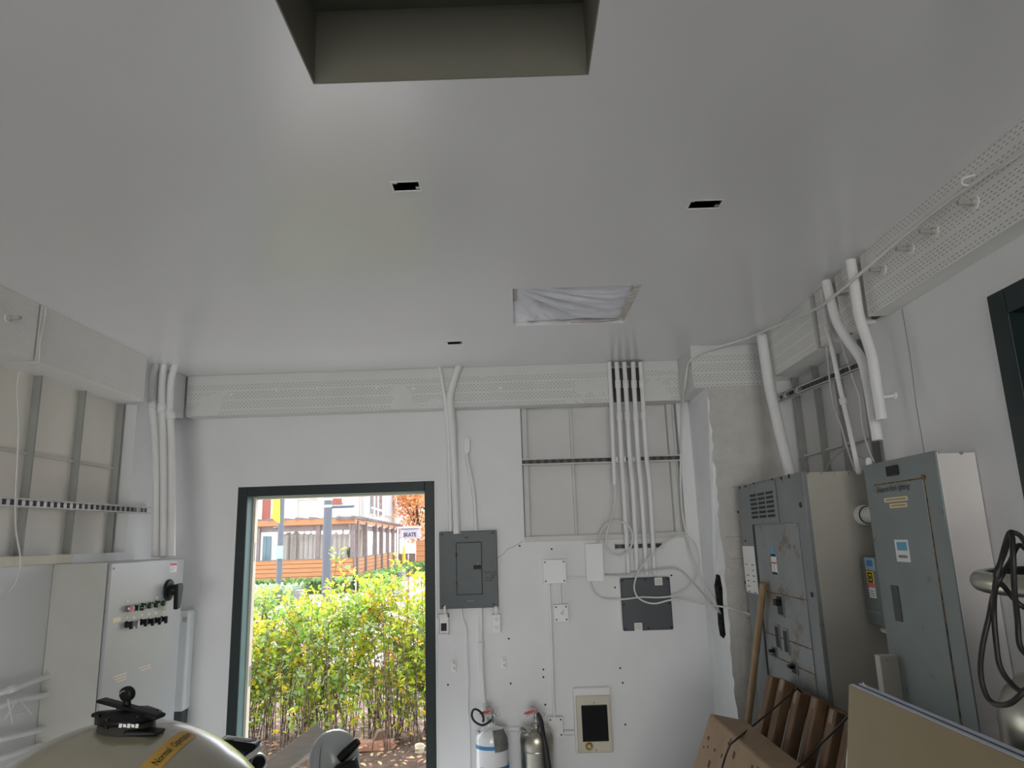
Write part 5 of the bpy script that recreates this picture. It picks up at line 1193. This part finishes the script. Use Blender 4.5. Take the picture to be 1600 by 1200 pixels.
# ---- timber fence, pergola, restaurant
FENCE = mat('orange_cedar_boards', (.50, .235, .10), .55, var=.16, ns=3, aniso=(.4, .4, 8))
PERG = mat('grey_brown_timber', (.22, .18, .17), .7, var=.14, ns=4)
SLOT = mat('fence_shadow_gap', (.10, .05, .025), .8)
F0 = Vector((up_at(380, 900, 38.2).x-4, 38.2, 0)); F1 = Vector((up_at(550, 895, 38.2).x, 38.2, 0)); F2 = Vector((up_at(621, 875, 60).x, 60, 0))
def board_fence(a, b, h, label, z0=-.06):
    t = thing('timber_fence', label, 'fence', (a+b)/2, 'orange timber fences')
    n = (b-a).normalized(); k = 5; bh = (h-z0)/k
    for i in range(k):
        z = z0+i*bh+bh/2
        MB().bar(a+Vector((0, 0, z)), b+Vector((0, 0, z)), .05, bh-.022).build('board', FENCE, t)
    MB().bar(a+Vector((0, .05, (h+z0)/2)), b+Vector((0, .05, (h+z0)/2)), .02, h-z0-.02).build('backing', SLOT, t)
    MB().bar(a+Vector((0, 0, h+.015)), b+Vector((0, 0, h+.015)), .12, .03).build('cap_rail', PERG, t)
    return t
hF = up_at(550, 872, 38.2).z
board_fence(F0, F1, hF, 'orange horizontal timber fence facing the doorway, left of its corner')
board_fence(F1, F2, hF, 'orange horizontal timber fence receding to the right of the corner')
a, b = up_at(650, 875, 55), up_at(690, 875, 55)
board_fence(Vector((a.x, 55, 0)), Vector((b.x+3, 55, 0)), up_at(655, 845, 55).z, 'tall orange timber screen behind the right door jamb')
t = thing('grey_gate', 'dark grey low gate between the timber fence and the tall screen', 'gate', (F2.x+.8, 58, 0))
a, b = up_at(622, 870, 58), up_at(649, 868, 58)
MB().box(a.x, b.x, 58, 58.05, -.06, up_at(635, 865, 58).z).build('gate_leaf', PERG, t)
MB().box(a.x, b.x, 57.97, 58, up_at(635, 865, 58).z-.06, up_at(635, 865, 58).z+.02).build('gate_rail', PERG, t)
q = up_at(638, 868, 57.9); MB().box(q.x-.05, q.x+.05, 57.9, 57.97, q.z-.3, q.z+.1).build('latch', WHITEP, t)
# pergola
t = thing('pergola', 'timber pergola with orange fascia above the restaurant terrace', 'pergola', F1)
hT = up_at(551, 810, 38.2).z
n1 = (F2-F1).normalized()
MB().bar(F0+Vector((0, .15, hT-.12)), F1+Vector((.1, .15, hT-.12)), .08, .28).build('front_fascia', FENCE, t)
MB().bar(F0+Vector((0, .4, hT-.42)), F1+Vector((.1, .4, hT-.42)), .14, .30).build('front_beam', PERG, t)
MB().bar(F1+Vector((0, .15, hT-.12)), F2+Vector((0, 0, hT-.12))+n1*8, .08, .26).build('side_fascia', FENCE, t)
MB().bar(F1+Vector((-.2, .15, hT-.42)), F2+Vector((-.2, 0, hT-.42))+n1*8, .14, .30).build('side_beam', PERG, t)
for x in (403, 497, 551):
    p = up_at(x, 850, 38.5); MB().box(p.x-.11, p.x+.11, 38.4, 38.62, 0, hT-.3 if x != 551 else hT+.05).build('post', PERG, t)
for f in (.05, .19, .38, .52, .68, .84, 1.0):
    p = F1.lerp(F2, f); MB().box(p.x-.13, p.x+.13, p.y, p.y+.26, 0, hT-.1).build('post', PERG, t)
for i in range(16):
    p = F1.lerp(F2, i/15); MB().box(p.x-.9, p.x+.45, p.y-.04, p.y+.04, hT-.05, hT+.10).build('rafter', PERG, t)
for i in range(14):
    p = F0.lerp(F1, i/13); MB().box(p.x-.04, p.x+.04, p.y-.2, p.y+4, hT+.02, hT+.14).build('rafter', PERG, t)
# building
CREAMW = mat('cream_render', (.56, .52, .475), .8, var=.03, ns=1)
BRICKR = mat('red_brick_panel', (.36, .12, .09), .85, var=.1, ns=4)
GLASS = mat('blue_grey_glass', (.16, .24, .28), .1, var=.2, ns=.6)
BLIND = mat('grey_blinds', (.46, .46, .47), .7, var=.05)
CURT = mat('white_drape', (.66, .63, .58), .8, var=.05, ns=2)
Yw = 46.0; Y2 = 47.0
t = thing('restaurant_building', 'cream restaurant building with white drapes and red brick panel beyond the fence', 'building', (-8, 48, 0))
xa, xc = up_at(330, 800, Yw).x, up_at(569, 800, Yw).x
xe = up_at(638, 800, 75).x
hB = 11.0; hL = hT+.2
MB().box(xa-6, xc-.31, Yw, Yw+.4, hL, hB).build('upper_wall', CREAMW, t)
m = MB(); m.prism([(xc, Yw, hL), (xe, 75, hL), (xe, 75, hB), (xc, Yw, hB)], (-.3, .0, 0)); m.build('side_wall', CREAMW, t)
MB().box(xa-6, xc-.8, Yw+3, Yw+3.3, -.06, hL).build('lower_wall', mat('beige_render', (.52, .48, .40), .8, var=.05), t)
MB().box(xa-6, xc, Yw, Yw+3.1, hL-.05, hL).build('soffit', CREAMW, t)
def on_w(u0, v0, u1, v1, Y, nm, mt, dep=.06):
    a, b = up_at(u0, v0, Y-dep), up_at(u1, v1, Y-dep); return MB().box(a.x, b.x, Y-dep, Y, min(a.z, b.z), max(a.z, b.z)).build(nm, mt, t)
on_w(408.5, 740, 425, 813, Yw, 'brick_panel', BRICKR); on_w(400, 740, 404, 815, Yw, 'window_strip', GLASS); on_w(404, 740, 408.5, 815, Yw, 'white_pilaster', WHITEP, .12); on_w(425, 740, 429, 815, Yw, 'grey_pilaster', BLIND, .1)
on_w(439, 740, 463, 814, Yw, 'white_panel', WHITEP, .15)
on_w(463.5, 740, 497, 780, Yw, 'window_frame', WHITEP, .05); on_w(466, 740, 484, 778, Yw, 'window', mat('reddish_window', (.42, .24, .22), .3), .08); on_w(486, 740, 494, 779, Yw, 'window', mat('reddish_window_pane', (.44, .28, .26), .3), .08)
on_w(498, 740, 509, 812, Yw, 'white_panel', WHITEP, .12)
on_w(516, 740, 536, 786, Yw, 'window_frame', WHITEP, .06); on_w(518, 740, 534, 776, Yw, 'window', GLASS, .09); on_w(518, 779, 534, 788, Yw, 'red_spandrel', BRICKR, .09)
# windows on the receding side wall
sd = Vector((xe-xc, 75-Yw, 0)).normalized(); sn = sd.cross(Vector((0, 0, 1)))
def side_pt(u, v):
    d = RIGHT*((u-800)/FPX)-UP*((v-600)/FPX)+FWD; o = Vector((xc, Yw, 0))-EYE
    nn = sn; s = o.dot(nn)/d.dot(nn); return EYE+d*s
def on_side(u0, v0, u1, v1, nm, mt, dep=.08):
    a, b = side_pt(u0, v0), side_pt(u1, v1); z0, z1 = min(a.z, b.z), max(a.z, b.z)
    o = sn*dep*(1 if sn.x > 0 else -1)
    o = -o if (EYE-a).dot(o) < 0 else o
    return MB().prism([(a.x, a.y, z0), (b.x, b.y, z0), (b.x, b.y, z1), (a.x, a.y, z1)], o).build(nm, mt, t)
for u0, u1, v0, v1, mt in ((577.5, 595, 764, 806, GLASS), (601, 614.5, 770, 809, BLIND), (619.5, 632, 778, 809, BLIND)):
    on_side(u0-1, v0-6, u1+1, v1+1, 'window_frame', WHITEP, .05)
    on_side(u0, v0-8, u1, v1, 'window', mt, .10)
on_side(582, 760, 583, 806, 'mullion', WHITEP, .14); on_side(588, 760, 589, 806, 'mullion', WHITEP, .14); on_side(577.5, 795, 595, 797, 'mullion', WHITEP, .14)
on_side(568.5, 740, 570.5, 812, 'corner_pipe', BLIND, .12)
# drapes with scalloped valance
a, b = up_at(441, 873, 42), up_at(548, 825, 42)
t2 = thing('terrace_drapes', 'white drapes with scalloped valance hung inside the terrace', 'curtain', ((a.x+b.x)/2, 42, a.z))
m = MB(); n = 160; vs = []
for z in (-.02, b.z-.3):
    for i in range(n+1):
        x = a.x+(b.x-a.x)*i/n; vs.append((x, 42+.10*math.sin(i*.55)+.05*math.sin(i*1.7), z))
m.add(vs, [(i, i+1, n+2+i, n+1+i) for i in range(n)], 0, True); m.build('drape', CURT, t2)
for i, u in enumerate((444, 455, 471, 481, 491, 502, 520, 531, 541)):
    p = up_at(u, 829, 41.6); w_ = .21
    MB().prism([(p.x-w_, 41.6, p.z+.10)]+[(p.x-w_*math.cos(k*PI/10), 41.6, p.z-.20*math.sin(k*PI/10)-.02) for k in range(11)]+[(p.x+w_, 41.6, p.z+.10)], (0, .03, 0)).build('scallop', WHITEP, t2)
MB().bar(up_at(441, 826, 41.7), up_at(549, 822, 41.7), .06, .10).build('curtain_rail', PERG, t2)
for u in (452, 464, 575):
    if u < 560:
        p = up_at(u, 850, 41.5); MB().box(p.x-.05, p.x+.05, 41.45, 41.55, 0, up_at(u, 832, 41.5).z).build('support_pole', PERG, t2)
# glass doors at far left
t3 = thing('terrace_doors', 'pale framed glass doors at the left end of the terrace', 'doors', (up_at(418, 850, 44).x, 44, 0))
for u0, u1, mt in ((405, 432, WHITEP), (411, 415, GLASS), (417, 422, GLASS)):
    a, b = up_at(u0, 838, 44-(.1 if mt is GLASS else 0)), up_at(u1, 878, 44-(.1 if mt is GLASS else 0)); MB().box(a.x, b.x, a.y, a.y+.08, -.06, a.z if mt is GLASS else a.z+.3).build('door_glass' if mt is GLASS else 'door_frame', mt, t3)
# white service boxes on the terrace, bushes
for u0, u1, lb in ((561, 574, 'left one of two white cabinets behind the receding fence'), (577, 588, 'right one of two white cabinets behind the receding fence')):
    a, b = up_at(u0, 852, 56), up_at(u1, 852, 56)
    if a.x < b.x: tag(MB().box(a.x, b.x, 56, 56.6, -.06, a.z).build('terrace_cabinet', WHITEP, None, .02), lb, 'cabinet', None)
# hanging sign
a, b = up_at(621, 823, 50), up_at(658.5, 843, 50)
t = thing('hanging_sign', 'white hanging sign board with dark letters over the gate', 'sign', ((a.x+b.x)/2, 50, b.z))
s0, s1 = up_at(625, 827, 50), up_at(657.5, 841.5, 50)
MB().box(s0.x, s1.x, 49.95, 50.0, s1.z, s0.z).build('sign_board', mat('sign_white', (.52, .49, .54), .5, var=.03), t)
MB().box(up_at(620.5, 824, 50).x, s1.x+.05, 49.9, 49.98, s0.z+.06, s0.z+.17).build('top_rail', WHITEP, t)
MB().box(s0.x+.1, s1.x-.2, 49.9, 49.99, s0.z-.02, s0.z+.06).build('shadow_rail', mat('blue_grey_rail', (.20, .22, .30), .5), t)
for u in (621.5, 629.5):
    p = up_at(u, 830, 50); MB().box(p.x-.05, p.x+.05, 49.94, 50.02, -.06 if u < 625 else s1.z-.3, s0.z+.1).build('sign_post', WHITEP, t)
p = up_at(630, 838.5, 49.93)
text('SKATE', p, (1, 0, 0), (0, 0, 1), .37, mat('violet_grey_ink', (.07, .05, .10), .6), t, 'lettering', 0, .84, bold=.035)
MB().box(s0.x+.1, s1.x-.1, 49.94, 49.95, s1.z+.10, s1.z+.13).build('small_print', BLIND, t)
# yellow object at gate
p = up_at(631, 862, 57); tag(MB().lathe([(.20, -.06), (.16, .0), (.10, p.z+.25), (.06, p.z+.45), (0, p.z+.46)], (p.x, 57, 0), (0, 0, 1), 14).build('yellow_stand', YEL), 'small yellow stand behind the grey gate under the sign', 'stand')
# trees
def tree(x, y, h, r, z0, n, mats, label, seed, size):
    rr = random.Random(seed); t = thing('tree', label, 'tree', (x, y, -.06))
    S = MB(); S.tube(smooth([(x, y, -.06), (x+.1, y, h*.35), (x-.05, y, h*.8)]), [.16-.008*i for i in range(13)], 8)
    F = MB(); blobs = [(Vector((x, y, z0))+Vector((rr.uniform(-1, 1)*r*.6, rr.uniform(-1, 1)*r*.6, rr.uniform(-.3, 1)*(h-z0)*.8)), r*rr.uniform(.35, .6)) for _ in range(16)]
    for c, br in blobs:
        S.tube(smooth([(x, y, z0*.7), (Vector((x, y, z0))*.5+c*.5), c], 3), [.05, .045, .04, .035, .03, .02, .012], 5)
        for i in range(n//16):
            d = rnd(rr).normalized()*br*rr.uniform(.5, 1.05); leaf(F, c+d, rnd(rr), rnd(rr)+Vector((0, -.4, .4)), size*rr.uniform(.6, 1.3), size*.6, rr.randrange(len(mats)))
    S.build('trunk', STEM, t); F.build('crown', mats, t)
p = up_at(652, 812, 62)
tree(p.x, 62, 6.8, 2.1, 3.2, 3400, [leaf_mat('maple_orange', (.92, .50, .24)), leaf_mat('maple_amber', (.95, .64, .32)), leaf_mat('maple_rose', (.92, .56, .40))], 'orange autumn tree above the sign', 21, .26)
p = up_at(662, 776, 90)
tree(p.x+1.5, 90, 13, 4.2, 6.5, 3600, [leaf_mat('dark_tree_leaf', (.06, .11, .05)), leaf_mat('dark_tree_leaf_light', (.13, .19, .10))], 'dark green tree behind the orange tree', 22, .5)
# restaurant far backdrop row and terrace plants
hedge([(up_at(545, 866, 41).x, 41, 0), (up_at(552, 866, 41).x, 41, 0)], .5, 1.45, 300, .16, HEDGE, 'dark green potted bush at the terrace corner', 'bush', 'terrace_bush', 9)
